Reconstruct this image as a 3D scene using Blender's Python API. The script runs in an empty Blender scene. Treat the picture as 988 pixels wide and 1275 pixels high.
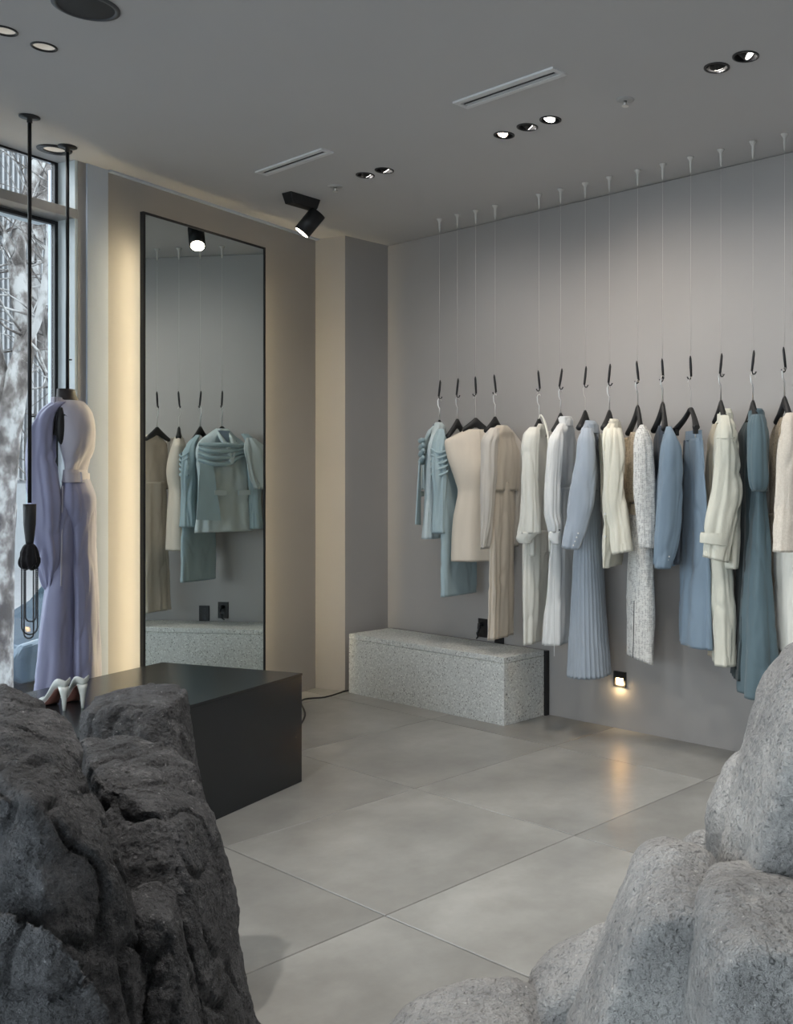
import bpy, bmesh, math, random
import numpy as np
from mathutils import Vector, Matrix, noise
from math import sin, cos, pi, radians, degrees, atan, atan2, sqrt
random.seed(7)
SC = bpy.context.scene
COL = SC.collection
# ---------------------------------------------------------------- camera, world, exposure
FOC, PX, PY, CAMH, CEIL = 1240.0, 760.0, 600.0, 1.47, 3.2      # focal length and principal point on a 988 x 1275 frame
YAW = radians(38.83)
cam_d = bpy.data.cameras.new('camera'); cam = bpy.data.objects.new('camera', cam_d); COL.objects.link(cam)
cam.location = (0, 0, CAMH); cam.rotation_euler = (pi/2, 0, YAW)
cam_d.sensor_width = 36; cam_d.sensor_fit = 'AUTO'
cam_d.lens = FOC/1275*36
cam_d.shift_x = (494-PX)/1275; cam_d.shift_y = -(637.5-PY)/1275
cam_d.clip_start = .05; cam_d.clip_end = 300
SC.camera = cam
SC.view_settings.view_transform = 'Standard'; SC.view_settings.look = 'None'
SC.view_settings.gamma = 1; SC.view_settings.use_curve_mapping = False
SC.view_settings.exposure = 0.9
wd = bpy.data.worlds.new('overcast_sky'); SC.world = wd; wd.use_nodes = True
bg = wd.node_tree.nodes['Background']; bg.inputs[0].default_value = (.88, .94, 1, 1); bg.inputs[1].default_value = 3.2
WARM = (1, .80, .58); NEUT = (1, .95, .89)
SPOT_W = 12.0; LED_S = 13.0

F = np.array([-sin(YAW), cos(YAW), 0]); R = np.array([cos(YAW), sin(YAW), 0]); U = np.array([0, 0, 1.]); C0 = np.array([0, 0, CAMH])
def ray(x, y): return F + R*(x-PX)/FOC + U*(PY-y)/FOC
def on_plane(x, y, n, d):                                       # where the photograph's sight line meets a real surface
    r = ray(x, y); n = np.array(n, float); t = (d-n@C0)/(n@r); return C0+r*t
def on_floor(x, y, z=0): return on_plane(x, y, (0, 0, 1), z)
def at_depth(x, y, Z): return C0+ray(x, y)*Z
b_ = atan((1307-PX)/FOC)
W = cos(b_)*F+sin(b_)*R                                          # direction of the mirror wall
N = np.array([W[1], -W[0], 0])                                   # its normal, into the room
WALL_N, WALL_Y = -4.79, 4.66
WANG = atan2(W[1], W[0])

# ---------------------------------------------------------------- helpers
def link(o, parent=None):
    COL.objects.link(o)
    if parent is not None: o.parent = parent
    return o
def mesh_obj(name, verts, faces, mat=None, parent=None, smooth=True, mats=None, idx=None):
    me = bpy.data.meshes.new(name); me.from_pydata([tuple(map(float, v)) for v in verts], [], faces); me.update()
    if mat: me.materials.append(mat)
    if smooth: me.polygons.foreach_set('use_smooth', [True]*len(me.polygons))
    return link(bpy.data.objects.new(name, me), parent)
def bm_obj(name, bm, mat=None, parent=None, smooth=False):
    me = bpy.data.meshes.new(name); bm.normal_update(); bm.to_mesh(me); bm.free()
    if mat: me.materials.append(mat)
    if smooth: me.polygons.foreach_set('use_smooth', [True]*len(me.polygons))
    return link(bpy.data.objects.new(name, me), parent)
def empty(name, loc=(0, 0, 0), rz=0, parent=None):
    o = bpy.data.objects.new(name, None); o.empty_display_size = .1
    o.location = tuple(map(float, loc)); o.rotation_euler = (0, 0, rz)
    return link(o, parent)
def tag(o, label=None, cat=None, group=None, kind=None):
    if label: o['label'] = label
    if cat: o['category'] = cat
    if group: o['group'] = group
    if kind: o['kind'] = kind
    return o
def add_box(bm, c, s, rot=None, bev=0, taper=1):
    m = Matrix.Translation(Vector([float(v) for v in c]))
    if rot is not None: m = m @ rot.to_4x4()
    r = bmesh.ops.create_cube(bm, size=1, matrix=Matrix.Identity(4)); vs = r['verts']
    for v in vs:
        k = taper if v.co.z < 0 else 1
        v.co = m @ Vector((v.co.x*s[0]*k, v.co.y*s[1]*k, v.co.z*s[2]))
    if bev:
        es = list({e for v in vs for e in v.link_edges})
        bmesh.ops.bevel(bm, geom=es, offset=bev, segments=2, affect='EDGES', profile=.6)
def box(name, lo, hi, mat, parent=None, bev=0, smooth=False):
    bm = bmesh.new(); lo = np.array(lo, float); hi = np.array(hi, float)
    add_box(bm, (lo+hi)/2, hi-lo, bev=bev); return bm_obj(name, bm, mat, parent, smooth)
def ortho(d):
    d = Vector([float(v) for v in d]).normalized(); a = Vector((0, 0, 1)) if abs(d.z) < .9 else Vector((1, 0, 0))
    u = d.cross(a).normalized(); return d, u, d.cross(u)
def add_cyl(bm, p0, p1, r0, r1=None, n=16, caps=True):
    if r1 is None: r1 = r0
    p0 = Vector([float(v) for v in p0]); p1 = Vector([float(v) for v in p1]); d, u, w = ortho(p1-p0)
    a = [bm.verts.new(p0+(u*cos(t)+w*sin(t))*r0) for t in [2*pi*i/n for i in range(n)]]
    b = [bm.verts.new(p1+(u*cos(t)+w*sin(t))*r1) for t in [2*pi*i/n for i in range(n)]]
    for i in range(n): bm.faces.new((a[i], a[(i+1) % n], b[(i+1) % n], b[i]))
    if caps: bm.faces.new(a[::-1]); bm.faces.new(b)
def cyl(name, p0, p1, r0, mat, parent=None, r1=None, n=20, smooth=False):
    bm = bmesh.new(); add_cyl(bm, p0, p1, r0, r1, n); o = bm_obj(name, bm, mat, parent, False)
    for p in o.data.polygons: p.use_smooth = len(p.vertices) == 4
    return o
def add_tube(bm, pts, rad, n=8):
    pts = [Vector([float(v) for v in p]) for p in pts]
    if not hasattr(rad, '__len__'): rad = [rad]*len(pts)
    rings = []; d0 = (pts[1]-pts[0]).normalized(); _, u, _ = ortho(d0)
    for i, p in enumerate(pts):
        d = (pts[min(i+1, len(pts)-1)]-pts[max(i-1, 0)]).normalized()
        u = (u-d*u.dot(d)).normalized(); w = d.cross(u)
        rings.append([bm.verts.new(p+(u*cos(t)+w*sin(t))*rad[i]) for t in [2*pi*k/n for k in range(n)]])
    for a, b in zip(rings, rings[1:]):
        for k in range(n): bm.faces.new((a[k], a[(k+1) % n], b[(k+1) % n], b[k]))
    bm.faces.new(rings[0][::-1]); bm.faces.new(rings[-1])
def tube(name, pts, rad, mat, parent=None, n=8):
    bm = bmesh.new(); add_tube(bm, pts, rad, n); return bm_obj(name, bm, mat, parent, True)
def spline(pts, k=6):
    P = [np.array(p, float) for p in pts]; P = [2*P[0]-P[1]]+P+[2*P[-1]-P[-2]]; out = []
    for i in range(1, len(P)-2):
        for t in np.linspace(0, 1, k, endpoint=False):
            a, b, c, d = P[i-1:i+3]
            out.append(.5*((2*b)+(-a+c)*t+(2*a-5*b+4*c-d)*t*t+(-a+3*b-3*c+d)*t**3))
    out.append(P[-2]); return out
def lathe(name, prof, mat, parent=None, n=32, c=(0, 0, 0)):
    v = []; f = []
    for (r, z) in prof:
        for k in range(n): v.append((c[0]+r*cos(2*pi*k/n), c[1]+r*sin(2*pi*k/n), c[2]+z))
    for i in range(len(prof)-1):
        for k in range(n): f.append((i*n+k, i*n+(k+1) % n, (i+1)*n+(k+1) % n, (i+1)*n+k))
    o = mesh_obj(name, v, f, mat, parent); return o

# ---------------------------------------------------------------- materials
def nt(name):
    m = bpy.data.materials.new(name); m.use_nodes = True; t = m.node_tree
    return m, t, t.nodes['Principled BSDF']
def coords(t, scale=1, vec=None):
    c = t.nodes.new('ShaderNodeTexCoord'); mp = t.nodes.new('ShaderNodeMapping'); t.links.new(c.outputs['Object'], mp.inputs[0])
    mp.inputs['Scale'].default_value = vec if vec else (scale,)*3
    return mp.outputs[0]
def noise_n(t, vec, scale, detail=4, rough=.55):
    n = t.nodes.new('ShaderNodeTexNoise'); n.inputs['Scale'].default_value = scale; n.inputs['Detail'].default_value = detail
    n.inputs['Roughness'].default_value = rough; t.links.new(vec, n.inputs['Vector']); return n.outputs[0]
def ramp(t, fac, stops):
    r = t.nodes.new('ShaderNodeValToRGB'); e = r.color_ramp.elements
    while len(e) < len(stops): e.new(.5)
    for s, (p, c) in zip(e, stops):
        s.position = p; s.color = (c, c, c, 1) if not hasattr(c, '__len__') else (*c[:3], 1)
    t.links.new(fac, r.inputs[0]); return r.outputs[0]
def bump(t, p, h, strength, dist=.01):
    b = t.nodes.new('ShaderNodeBump'); b.inputs['Strength'].default_value = strength; b.inputs['Distance'].default_value = dist
    t.links.new(h, b.inputs['Height'])
    if p.inputs['Normal'].links: t.links.new(p.inputs['Normal'].links[0].from_socket, b.inputs['Normal'])
    t.links.new(b.outputs[0], p.inputs['Normal'])
def mix(t, fac, a, b, mode='MIX'):
    m = t.nodes.new('ShaderNodeMix'); m.data_type = 'RGBA'; m.blend_type = mode
    for s, v in ((0, fac), (6, a), (7, b)):
        if hasattr(v, 'links') or hasattr(v, 'is_linked'): t.links.new(v, m.inputs[s])
        elif s == 0: m.inputs[0].default_value = v
        else: m.inputs[s].default_value = (*v[:3], 1)
    return m.outputs[2]
def plain(name, c, rough=.5, metal=0, spec=.5, var=.06, bumpy=.0, bscale=200):
    m, t, p = nt(name); v = coords(t)
    n = noise_n(t, v, 6, 3)
    t.links.new(ramp(t, n, [(.3, tuple(x*(1-var) for x in c)), (.7, tuple(min(1, x*(1+var)) for x in c))]), p.inputs['Base Color'])
    p.inputs['Roughness'].default_value = rough; p.inputs['Metallic'].default_value = metal
    p.inputs['Specular IOR Level'].default_value = spec
    if bumpy: bump(t, p, noise_n(t, v, bscale, 2), bumpy, .002)
    return m
def emit(name, c, s):
    m, t, p = nt(name); p.inputs['Base Color'].default_value = (*c, 1); p.inputs['Emission Color'].default_value = (*c, 1)
    p.inputs['Emission Strength'].default_value = s; return m
def plaster(name, c, rough=.75, streak=.04):
    m, t, p = nt(name); v = coords(t, 1); n = noise_n(t, v, 1.3, 5, .6)
    col = ramp(t, n, [(.25, tuple(x*(1-streak) for x in c)), (.75, tuple(x*(1+streak) for x in c))])
    t.links.new(col, p.inputs['Base Color']); p.inputs['Roughness'].default_value = rough; p.inputs['Specular IOR Level'].default_value = .3
    bump(t, p, noise_n(t, v, 90, 3), .08, .003); return m
def fabric(name, c, rough=.85, weave=900, wb=.15, var=.05, sheen=.15, flecks=None, crinkle=0, spec=.2):
    m, t, p = nt(name); v = coords(t)
    n = noise_n(t, coords(t, vec=(8, 8, 2)), 1.5, 3)
    col = ramp(t, n, [(.3, tuple(x*(1-var) for x in c)), (.7, tuple(min(1, x*(1+var)) for x in c))])
    if flecks:
        # woven slub grid: horizontal and vertical threads
        w1 = t.nodes.new('ShaderNodeTexWave'); w1.bands_direction = 'Z'; w1.inputs['Scale'].default_value = flecks[1]; w1.inputs['Distortion'].default_value = 3; w1.inputs['Detail'].default_value = 3; t.links.new(v, w1.inputs[0])
        w2 = t.nodes.new('ShaderNodeTexWave'); w2.bands_direction = 'Y'; w2.inputs['Scale'].default_value = flecks[1]; w2.inputs['Distortion'].default_value = 3; w2.inputs['Detail'].default_value = 3; t.links.new(v, w2.inputs[0])
        mm = t.nodes.new('ShaderNodeMath'); mm.operation = 'MULTIPLY'; t.links.new(w1.outputs['Fac'], mm.inputs[0]); t.links.new(w2.outputs['Fac'], mm.inputs[1])
        f = ramp(t, mm.outputs[0], [(.0, 1.0), (.28, 0.0)])
        nf = ramp(t, noise_n(t, v, flecks[1]*1.6, 2), [(.42, 0.), (.55, 1.)])
        m3 = t.nodes.new('ShaderNodeMath'); m3.operation = 'MULTIPLY'; t.links.new(f, m3.inputs[0]); t.links.new(nf, m3.inputs[1])
        col = mix(t, m3.outputs[0], col, flecks[0]); bump(t, p, mm.outputs[0], .5, .003)
    t.links.new(col, p.inputs['Base Color'])
    p.inputs['Roughness'].default_value = rough; p.inputs['Specular IOR Level'].default_value = spec
    p.inputs['Sheen Weight'].default_value = sheen
    if crinkle: bump(t, p, noise_n(t, coords(t, vec=(1, 1, .55)), 28, 5, .6), crinkle, .008)
    if wb: bump(t, p, noise_n(t, v, weave, 1), wb, .0006)
    return m
def rockmat(name, dark, light, fleck, warm=None, pit=1.0, scale=1.0, thr=.62):
    m, t, p = nt(name); v = coords(t)
    big = noise_n(t, v, 3*scale, 6, .62); fine = noise_n(t, v, 75*scale, 5, .7); mid = noise_n(t, v, 9*scale, 5, .7)
    col = mix(t, ramp(t, big, [(.35, 0.), (.7, 1.)]), dark, light)
    col = mix(t, ramp(t, mid, [(.55, 0.), (.72, .45)]), col, fleck)
    col = mix(t, ramp(t, mid, [(.30, .55), (.44, 0.)]), col, dark)
    col = mix(t, ramp(t, fine, [(thr, 0.), (thr+.1, 1.)]), col, fleck)
    lowf = ramp(t, fine, [(.30, 1.), (.42, 0.)]); col = mix(t, lowf, col, tuple(x*.45 for x in dark))
    t.links.new(col, p.inputs['Base Color']); p.inputs['Roughness'].default_value = .8; p.inputs['Specular IOR Level'].default_value = .35
    vo = t.nodes.new('ShaderNodeTexVoronoi'); vo.inputs['Scale'].default_value = 70*scale; t.links.new(v, vo.inputs['Vector'])
    pm = t.nodes.new('ShaderNodeMath'); pm.operation = 'MULTIPLY'; t.links.new(ramp(t, vo.outputs['Distance'], [(0., 0.), (.5, 1.)]), pm.inputs[0]); pm.inputs[1].default_value = 1
    bump(t, p, noise_n(t, v, 20*scale, 6, .7), .9*pit, .035)
    bump(t, p, pm.outputs[0], .7*pit, .010); bump(t, p, noise_n(t, v, 90*scale, 4, .7), .8*pit, .012)
    return m
M = {}
M['wall'] = plaster('wall_plaster', (.35, .335, .325))
M['wall_cool'] = plaster('clothes_wall_plaster', (.385, .37, .36), .7)
M['ceiling'] = plaster('ceiling_paint', (.56, .555, .56), .85, .02)
M['pilaster'] = plaster('daylight_tinted_paint', (.46, .52, .62), .6, .02)  # pale paint with the blue cast of daylight put into its colour
M['frame_taupe'] = plain('taupe_frame_paint', (.36, .35, .34), .5)
M['frame_pale'] = plain('pale_frame_paint', (.62, .68, .70), .45)
M['black'] = plain('black_metal', (.012, .012, .014), .38, 0, .5)
M['black_soft'] = plain('black_plastic', (.012, .012, .013), .55)
M['platform'] = plain('black_lacquer', (.016, .019, .022), .22, 0, .55, .1)
M['steel'] = plain('satin_steel', (.75, .74, .72), .28, 1)
M['white_metal'] = plain('white_painted_metal', (.62, .60, .57), .4)
M['grey_metal'] = plain('grey_painted_metal', (.42, .42, .42), .5)
M['vent'] = plain('vent_paint', (.72, .72, .73), .5)
M['lamp_warm'] = emit('lit_lamp_warm', (1, .84, .66), 9); M['lamp_neutral'] = emit('lit_lamp_neutral', (1, .95, .88), 5)
M['lamp_dim'] = emit('dim_lamp_lens', (1, .97, .9), 1.2); M['led'] = emit('led_strip_light', (1, .80, .47), LED_S)
M['step_glow'] = emit('step_light_glow', (1, .72, .38), 1.6)
M['sill'] = plain('window_sill_paint', (.55, .57, .62), .4)
m, t, p = nt('mirror_glass'); p.inputs['Base Color'].default_value = (.80, .86, .85, 1); p.inputs['Metallic'].default_value = 1; p.inputs['Roughness'].default_value = .0
M['mirror'] = m
m = bpy.data.materials.new('window_glass'); m.use_nodes = True; t = m.node_tree; t.nodes.clear()
out = t.nodes.new('ShaderNodeOutputMaterial'); tr = t.nodes.new('ShaderNodeBsdfTransparent'); gl = t.nodes.new('ShaderNodeBsdfGlossy'); fr = t.nodes.new('ShaderNodeFresnel'); mx = t.nodes.new('ShaderNodeMixShader')
tr.inputs[0].default_value = (.94, .97, .98, 1); gl.inputs[1].default_value = .0; fr.inputs[0].default_value = 1.35
t.links.new(fr.outputs[0], mx.inputs[0]); t.links.new(tr.outputs[0], mx.inputs[1]); t.links.new(gl.outputs[0], mx.inputs[2]); t.links.new(mx.outputs[0], out.inputs[0])
M['glass'] = m
# polished concrete
m, t, p = nt('polished_concrete'); v = coords(t)
oi = t.nodes.new('ShaderNodeObjectInfo'); ad = t.nodes.new('ShaderNodeVectorMath'); ad.operation = 'SCALE'; ad.inputs['Scale'].default_value = 37
cb = t.nodes.new('ShaderNodeCombineXYZ'); t.links.new(oi.outputs['Random'], cb.inputs[0]); t.links.new(oi.outputs['Random'], cb.inputs[1]); t.links.new(cb.outputs[0], ad.inputs[0])
va = t.nodes.new('ShaderNodeVectorMath'); va.operation = 'ADD'; t.links.new(v, va.inputs[0]); t.links.new(ad.outputs[0], va.inputs[1]); vv = va.outputs[0]
n1 = noise_n(t, vv, 1.7, 7, .62); n2 = noise_n(t, vv, 6, 6, .65)
col = ramp(t, n1, [(.28, (.20, .199, .19)), (.5, (.285, .285, .272)), (.72, (.375, .375, .36))])
col = mix(t, ramp(t, n2, [(.34, .30), (.55, 0.)]), col, (.21, .205, .19))
hs = t.nodes.new('ShaderNodeHueSaturation'); mr = t.nodes.new('ShaderNodeMapRange'); mr.inputs['To Min'].default_value = .86; mr.inputs['To Max'].default_value = 1.12
t.links.new(oi.outputs['Random'], mr.inputs[0]); t.links.new(mr.outputs[0], hs.inputs['Value']); t.links.new(col, hs.inputs['Color']); t.links.new(hs.outputs[0], p.inputs['Base Color'])
p.inputs['Roughness'].default_value = .33; p.inputs['Specular IOR Level'].default_value = .55
M['concrete'] = m
M['joint'] = plain('dark_joint', (.09, .088, .085), .8)
# speckled granite
def granite(name, base):
    m, t, p = nt(name); v = coords(t)
    vo = t.nodes.new('ShaderNodeTexVoronoi'); vo.inputs['Scale'].default_value = 150; t.links.new(v, vo.inputs['Vector'])
    sep = t.nodes.new('ShaderNodeSeparateColor'); t.links.new(vo.outputs['Color'], sep.inputs[0])
    c = mix(t, ramp(t, sep.outputs[0], [(.0, 0.), (1., 1.)]), tuple(x*.86 for x in base), tuple(min(1, x*1.12) for x in base))
    c = mix(t, ramp(t, sep.outputs[1], [(.93, 0.), (.96, 1.)]), c, tuple(x*.40 for x in base))
    c = mix(t, ramp(t, sep.outputs[2], [(.88, 0.), (.92, 1.)]), c, (.80, .82, .80))
    t.links.new(c, p.inputs['Base Color']); p.inputs['Roughness'].default_value = .55
    bump(t, p, noise_n(t, v, 120, 4, .7), .5, .004); return m
M['granite'] = granite('grey_speckled_granite', (.60, .62, .61))
M['dark_rock'] = rockmat('dark_basalt', (.060, .061, .065), (.17, .171, .178), (.42, .42, .43), pit=1.3)
M['light_rock'] = rockmat('pale_rough_stone', (.30, .298, .295), (.55, .543, .53), (.72, .71, .69), pit=1.1, thr=.62)
# fabrics
M['sky_blue'] = fabric('pale_blue_poplin', (.38, .49, .53), .7, 900, .08, crinkle=.12)
M['sky_blue_light'] = fabric('washed_pale_blue', (.56, .64, .66), .75, 900, .08, crinkle=.12)
M['cream_satin'] = fabric('cream_crepe', (.72, .64, .54), .55, 700, .05, spec=.35)
M['beige'] = fabric('beige_crepe', (.62, .555, .47), .75, 800, .08)
M['beige_grey'] = fabric('stone_crepe', (.60, .56, .51), .75, 800, .08)
M['ivory'] = fabric('ivory_chiffon', (.73, .72, .66), .65, 800, .06, sheen=.3)
M['white'] = fabric('white_cotton', (.74, .75, .745), .8, 800, .06)
M['grey_blue'] = fabric('pale_grey_blue_wool', (.38, .43, .50), .9, 500, .35, .06, .3)
M['grey_blue_pleat'] = fabric('grey_blue_pleated_wool', (.36, .41, .47), .8, 500, .2)
M['cream_linen'] = fabric('cream_crinkled_linen', (.78, .75, .64), .85, 600, .2, crinkle=.55)
M['tweed'] = fabric('white_grey_tweed', (.74, .73, .70), .95, 500, .3, flecks=((.42, .41, .40), 34))
M['tweed_tan'] = fabric('tan_tweed', (.68, .58, .44), .95, 500, .3, flecks=((.45, .36, .26), 34))
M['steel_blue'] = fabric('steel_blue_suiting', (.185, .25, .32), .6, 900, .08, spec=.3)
M['steel_blue_dark'] = fabric('dark_steel_blue_cloth', (.06, .075, .10), .7, 900, .08)  # darker copy of the suiting: blazer body, lapel, far sleeve, skirt lining
M['denim_blue'] = fabric('soft_blue_satin_skirt', (.20, .27, .345), .55, 900, .06, spec=.35, crinkle=.08)
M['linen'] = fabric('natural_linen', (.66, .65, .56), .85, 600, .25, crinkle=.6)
M['linen_shadow'] = fabric('shaded_linen', (.48, .42, .32), .85, 600, .25, crinkle=.6)  # the natural linen with shade put into its colour, for far pieces
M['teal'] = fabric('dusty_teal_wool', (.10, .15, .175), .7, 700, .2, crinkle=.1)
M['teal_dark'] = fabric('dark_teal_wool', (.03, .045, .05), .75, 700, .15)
M['boucle'] = fabric('cream_boucle', (.76, .69, .60), .95, 260, .8, flecks=((.66, .59, .50), 60))
M['boucle_tan'] = fabric('tan_boucle', (.55, .45, .33), .95, 260, .8, flecks=((.35, .27, .18), 60))
M['lavender'] = fabric('lavender_satin', (.31, .32, .49), .45, 900, .04, spec=.4, sheen=.3)
M['lavender_pale'] = fabric('pale_lavender_satin', (.50, .48, .56), .45, 900, .04, spec=.4, sheen=.3)
M['black_cloth'] = fabric('black_velvet', (.012, .011, .013), .9, 500, .3)
M['button'] = plain('pearl_button', (.7, .7, .68), .25)
M['shoe'] = plain('pale_grey_leather', (.58, .60, .57), .35)
M['shoe_sole'] = plain('terracotta_sole', (.20, .085, .065), .5)

# ---------------------------------------------------------------- setting: floor
def sn(s, n, z=0): return W*s+N*(WALL_N+n)+U*z
def sbox(name, s0, s1, n0, n1, z0, z1, mat, parent=None, bev=0):
    o = box(name, (min(s0, s1), -max(n0, n1), z0), (max(s0, s1), -min(n0, n1), z1), mat, None, bev)   # local x along the wall, local -y into the room
    o.location = tuple(N*WALL_N); o.rotation_euler = (0, 0, WANG)
    if parent is not None: o.parent = parent
    return o
floor = box('floor', (-6.4, -3.6, -.10), (3.2, 4.66, -.008), M['joint']); tag(floor, kind='structure')
tile_cache = {}
def clip(poly, n, d):                                            # keep n.p >= d
    out = []
    for i in range(len(poly)):
        a, b = poly[i], poly[(i+1) % len(poly)]; da, db = n[0]*a[0]+n[1]*a[1]-d, n[0]*b[0]+n[1]*b[1]-d
        if da >= 0: out.append(a)
        if da*db < 0: t_ = da/(da-db); out.append((a[0]+(b[0]-a[0])*t_, a[1]+(b[1]-a[1])*t_))
    return out
TX, TY, X0, YB = 1.01, .98, -2.712, 2.152
def tile_mesh(poly):
    bm = bmesh.new(); vs = [bm.verts.new((x, y, 0)) for x, y in poly]; f = bm.faces.new(vs)
    r = bmesh.ops.extrude_face_region(bm, geom=[f])
    for v in r['geom']:
        if isinstance(v, bmesh.types.BMVert): v.co.z -= .02
    bm.normal_update(); bmesh.ops.recalc_face_normals(bm, faces=bm.faces)
    top = [e for e in bm.edges if all(abs(v.co.z) < 1e-6 for v in e.verts)]
    bmesh.ops.bevel(bm, geom=top, offset=.0022, segments=1, affect='EDGES')
    me = bpy.data.meshes.new('tile'); bm.to_mesh(me); bm.free(); me.materials.append(M['concrete']); return me
for i in range(-4, 6):
    for j in range(-6, 3):
        x0, x1, y0, y1 = X0+i*TX, X0+(i+1)*TX, YB+j*TY, min(YB+(j+1)*TY, WALL_Y+.003)
        g = .0022; poly = [(x0+g, y0+g), (x1-g, y0+g), (x1-g, y1-g), (x0+g, y1-g)]
        full = y1 < WALL_Y
        pc = clip(poly, N, WALL_N-.02)
        if len(pc) < 3: continue
        key = 'full' if (full and len(pc) == 4 and abs(pc[0][0]-poly[0][0]) < 1e-9 and pc == poly) else None
        cx, cy = (x0+x1)/2, (y0+y1)/2
        if key and key in tile_cache: me = tile_cache[key]
        else:
            me = tile_mesh([(a-cx, b-cy) for a, b in pc])
            if key: tile_cache[key] = me
        o = bpy.data.objects.new('tile', me); o.location = (cx, cy, 0); link(o, floor)

# ceiling with holes for the recessed lamps
cp = clip([(-6.6, -3.7), (3.3, -3.7), (3.3, 4.9), (-6.6, 4.9)], N, WALL_N-.19); n_c = len(cp)
ceiling = mesh_obj('ceiling', [(x, y, CEIL) for x, y in cp]+[(x, y, CEIL+.14) for x, y in cp], [tuple(range(n_c))[::-1], tuple(range(n_c, 2*n_c))]+[(i, (i+1) % n_c, n_c+(i+1) % n_c, n_c+i) for i in range(n_c)], M['ceiling'], smooth=False); tag(ceiling, kind='structure')
LIGHTS = [  # x, y, radius, head direction, lens, light watts, label
 (-3.525, 3.537, .053, (.15, -.75, -1), 'lamp_warm', 1.2, 'lit black downlight, left end of the row of three in the ceiling'),
 (-3.357, 3.528, .053, (.30, .75, -.55), 'lamp_neutral', 1.2, 'middle black downlight of the row of three, its head turned towards the clothes'),
 (-3.204, 3.527, .053, (.05, -.35, -1), 'lamp_neutral', 1.2, 'white lit black downlight, right end of the row of three in the ceiling'),
 (-2.259, 3.518, .055, (-.25, .75, -.8), 'lamp_neutral', 1.2, 'left black downlight of the pair near the right edge of the ceiling'),
 (-2.108, 3.499, .055, (.65, .35, -.7), 'lamp_neutral', 1.2, 'right black downlight of the pair near the right edge, head tilted sideways'),
 (-4.597, 3.509, .053, (-.1, .85, -.7), 'lamp_neutral', 1.2, 'left black downlight of the small pair in mid ceiling'),
 (-4.443, 3.521, .053, (.1, .75, -.8), 'lamp_neutral', 1.2, 'right black downlight of the small pair in mid ceiling'),
 (-4.235, 1.672, .048, (0, 0, -1), 'lamp_dim', .5, 'round white lensed downlight with dark rim, beside the ceiling speaker'),
 (-4.204, 1.516, .048, (0, 0, -1), 'lamp_dim', .5, 'round white lensed downlight with dark rim, cut by the left picture edge'),
 (-5.502, 2.223, .062, (-.1, -.1, -1), 'lamp_dim', .12, 'wide rimmed downlight by the window between the two hanging rods'),
 (-2.0, 1.9, .053, (.1, .0, -1), 'lamp_neutral', 6.0, 'round black downlight above the rocks, nearest the pale boulders'),
 (-1.2, 2.2, .053, (0, .2, -1), 'lamp_neutral', 6.0, 'round black downlight beyond the top right of the view'),
 (-2.9, .6, .053, (.0, .3, -1), 'lamp_neutral', 7.0, 'round black downlight above the dark rocks'),
 (-0.9, 3.5, .053, (0, .6, -1), 'lamp_neutral', 1.2, 'round downlight beyond the right edge of the ceiling view'),
]
bm = bmesh.new()
for (x, y, r, *_r) in LIGHTS: add_cyl(bm, (x, y, CEIL-.05), (x, y, CEIL+.10), r*.86, n=28)
cut = bm_obj('cutter', bm); md = ceiling.modifiers.new('holes', 'BOOLEAN'); md.object = cut; md.operation = 'DIFFERENCE'; md.solver = 'EXACT'
dg = bpy.context.evaluated_depsgraph_get(); me = bpy.data.meshes.new_from_object(ceiling.evaluated_get(dg)); ceiling.modifiers.clear(); ceiling.data = me
bpy.data.objects.remove(cut)

# ---------------------------------------------------------------- setting: walls
S_COL, S_PIL0, S_PIL1 = 5.65, 3.80, 3.931
wl = sbox('wall_left', S_PIL1, S_COL+.25, 0, -.3, -.02, CEIL+.02, M['wall']); tag(wl, kind='structure')
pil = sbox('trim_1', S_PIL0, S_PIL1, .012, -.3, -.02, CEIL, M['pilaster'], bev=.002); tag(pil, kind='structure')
wp = sbox('wall_window', 3.75, S_PIL0, 0, -.19, -.02, CEIL, M['frame_taupe']); tag(wp, kind='structure')
tr_ = sbox('trim_2', -3.0, 3.75, 0, -.14, 2.886, 2.937, M['frame_taupe'], bev=.002); tag(tr_, kind='structure')
sl = sbox('trim_3', -3.2, 3.75, .03, -.30, -.02, .16, M['sill'], bev=.003); tag(sl, kind='structure')
jb = sbox('trim_4', 3.735, 3.752, -.002, -.19, .15, CEIL, M['frame_pale']); tag(jb, kind='structure')
sf = sbox('trim_5', -3.0, 3.74, -.141, -.30, 2.882, 2.97, M['frame_pale']); tag(sf, kind='structure')
pier = sbox('wall_window_pier', .55, .95, 0, -.3, -.02, CEIL, M['wall']); tag(pier, kind='structure')
pier2 = sbox('wall_window_end', -4.0, -3.0, 0, -.3, -.02, CEIL, M['wall']); tag(pier2, kind='structure')
def window(name, s0, s1, z0, z1, glassn=-.145):
    w_ = empty(name); tag(w_, kind='structure'); th = .02; n0, n1 = glassn+.012, glassn-.018
    for a in ((s0, s0+th, z0, z1), (s1-th, s1, z0, z1)): sbox('window_frame', a[0], a[1], n0, n1, a[2], a[3], M['black'], w_)
    for a in ((z0, z0+th), (z1-th, z1)): sbox('window_frame', s0+th, s1-th, n0, n1, a[0], a[1], M['black'], w_)
    sbox('window_pane', s0+th, s1-th, glassn-.001, glassn-.009, z0+th, z1-th, M['glass'], w_)
window('window_1', .95, 3.735, .16, 2.882); window('window_2', .95, 3.735, 2.95, 3.21)
window('window_3', -3.0, .55, .16, 2.882); window('window_4', -3.0, .55, 2.95, 3.21)
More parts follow.
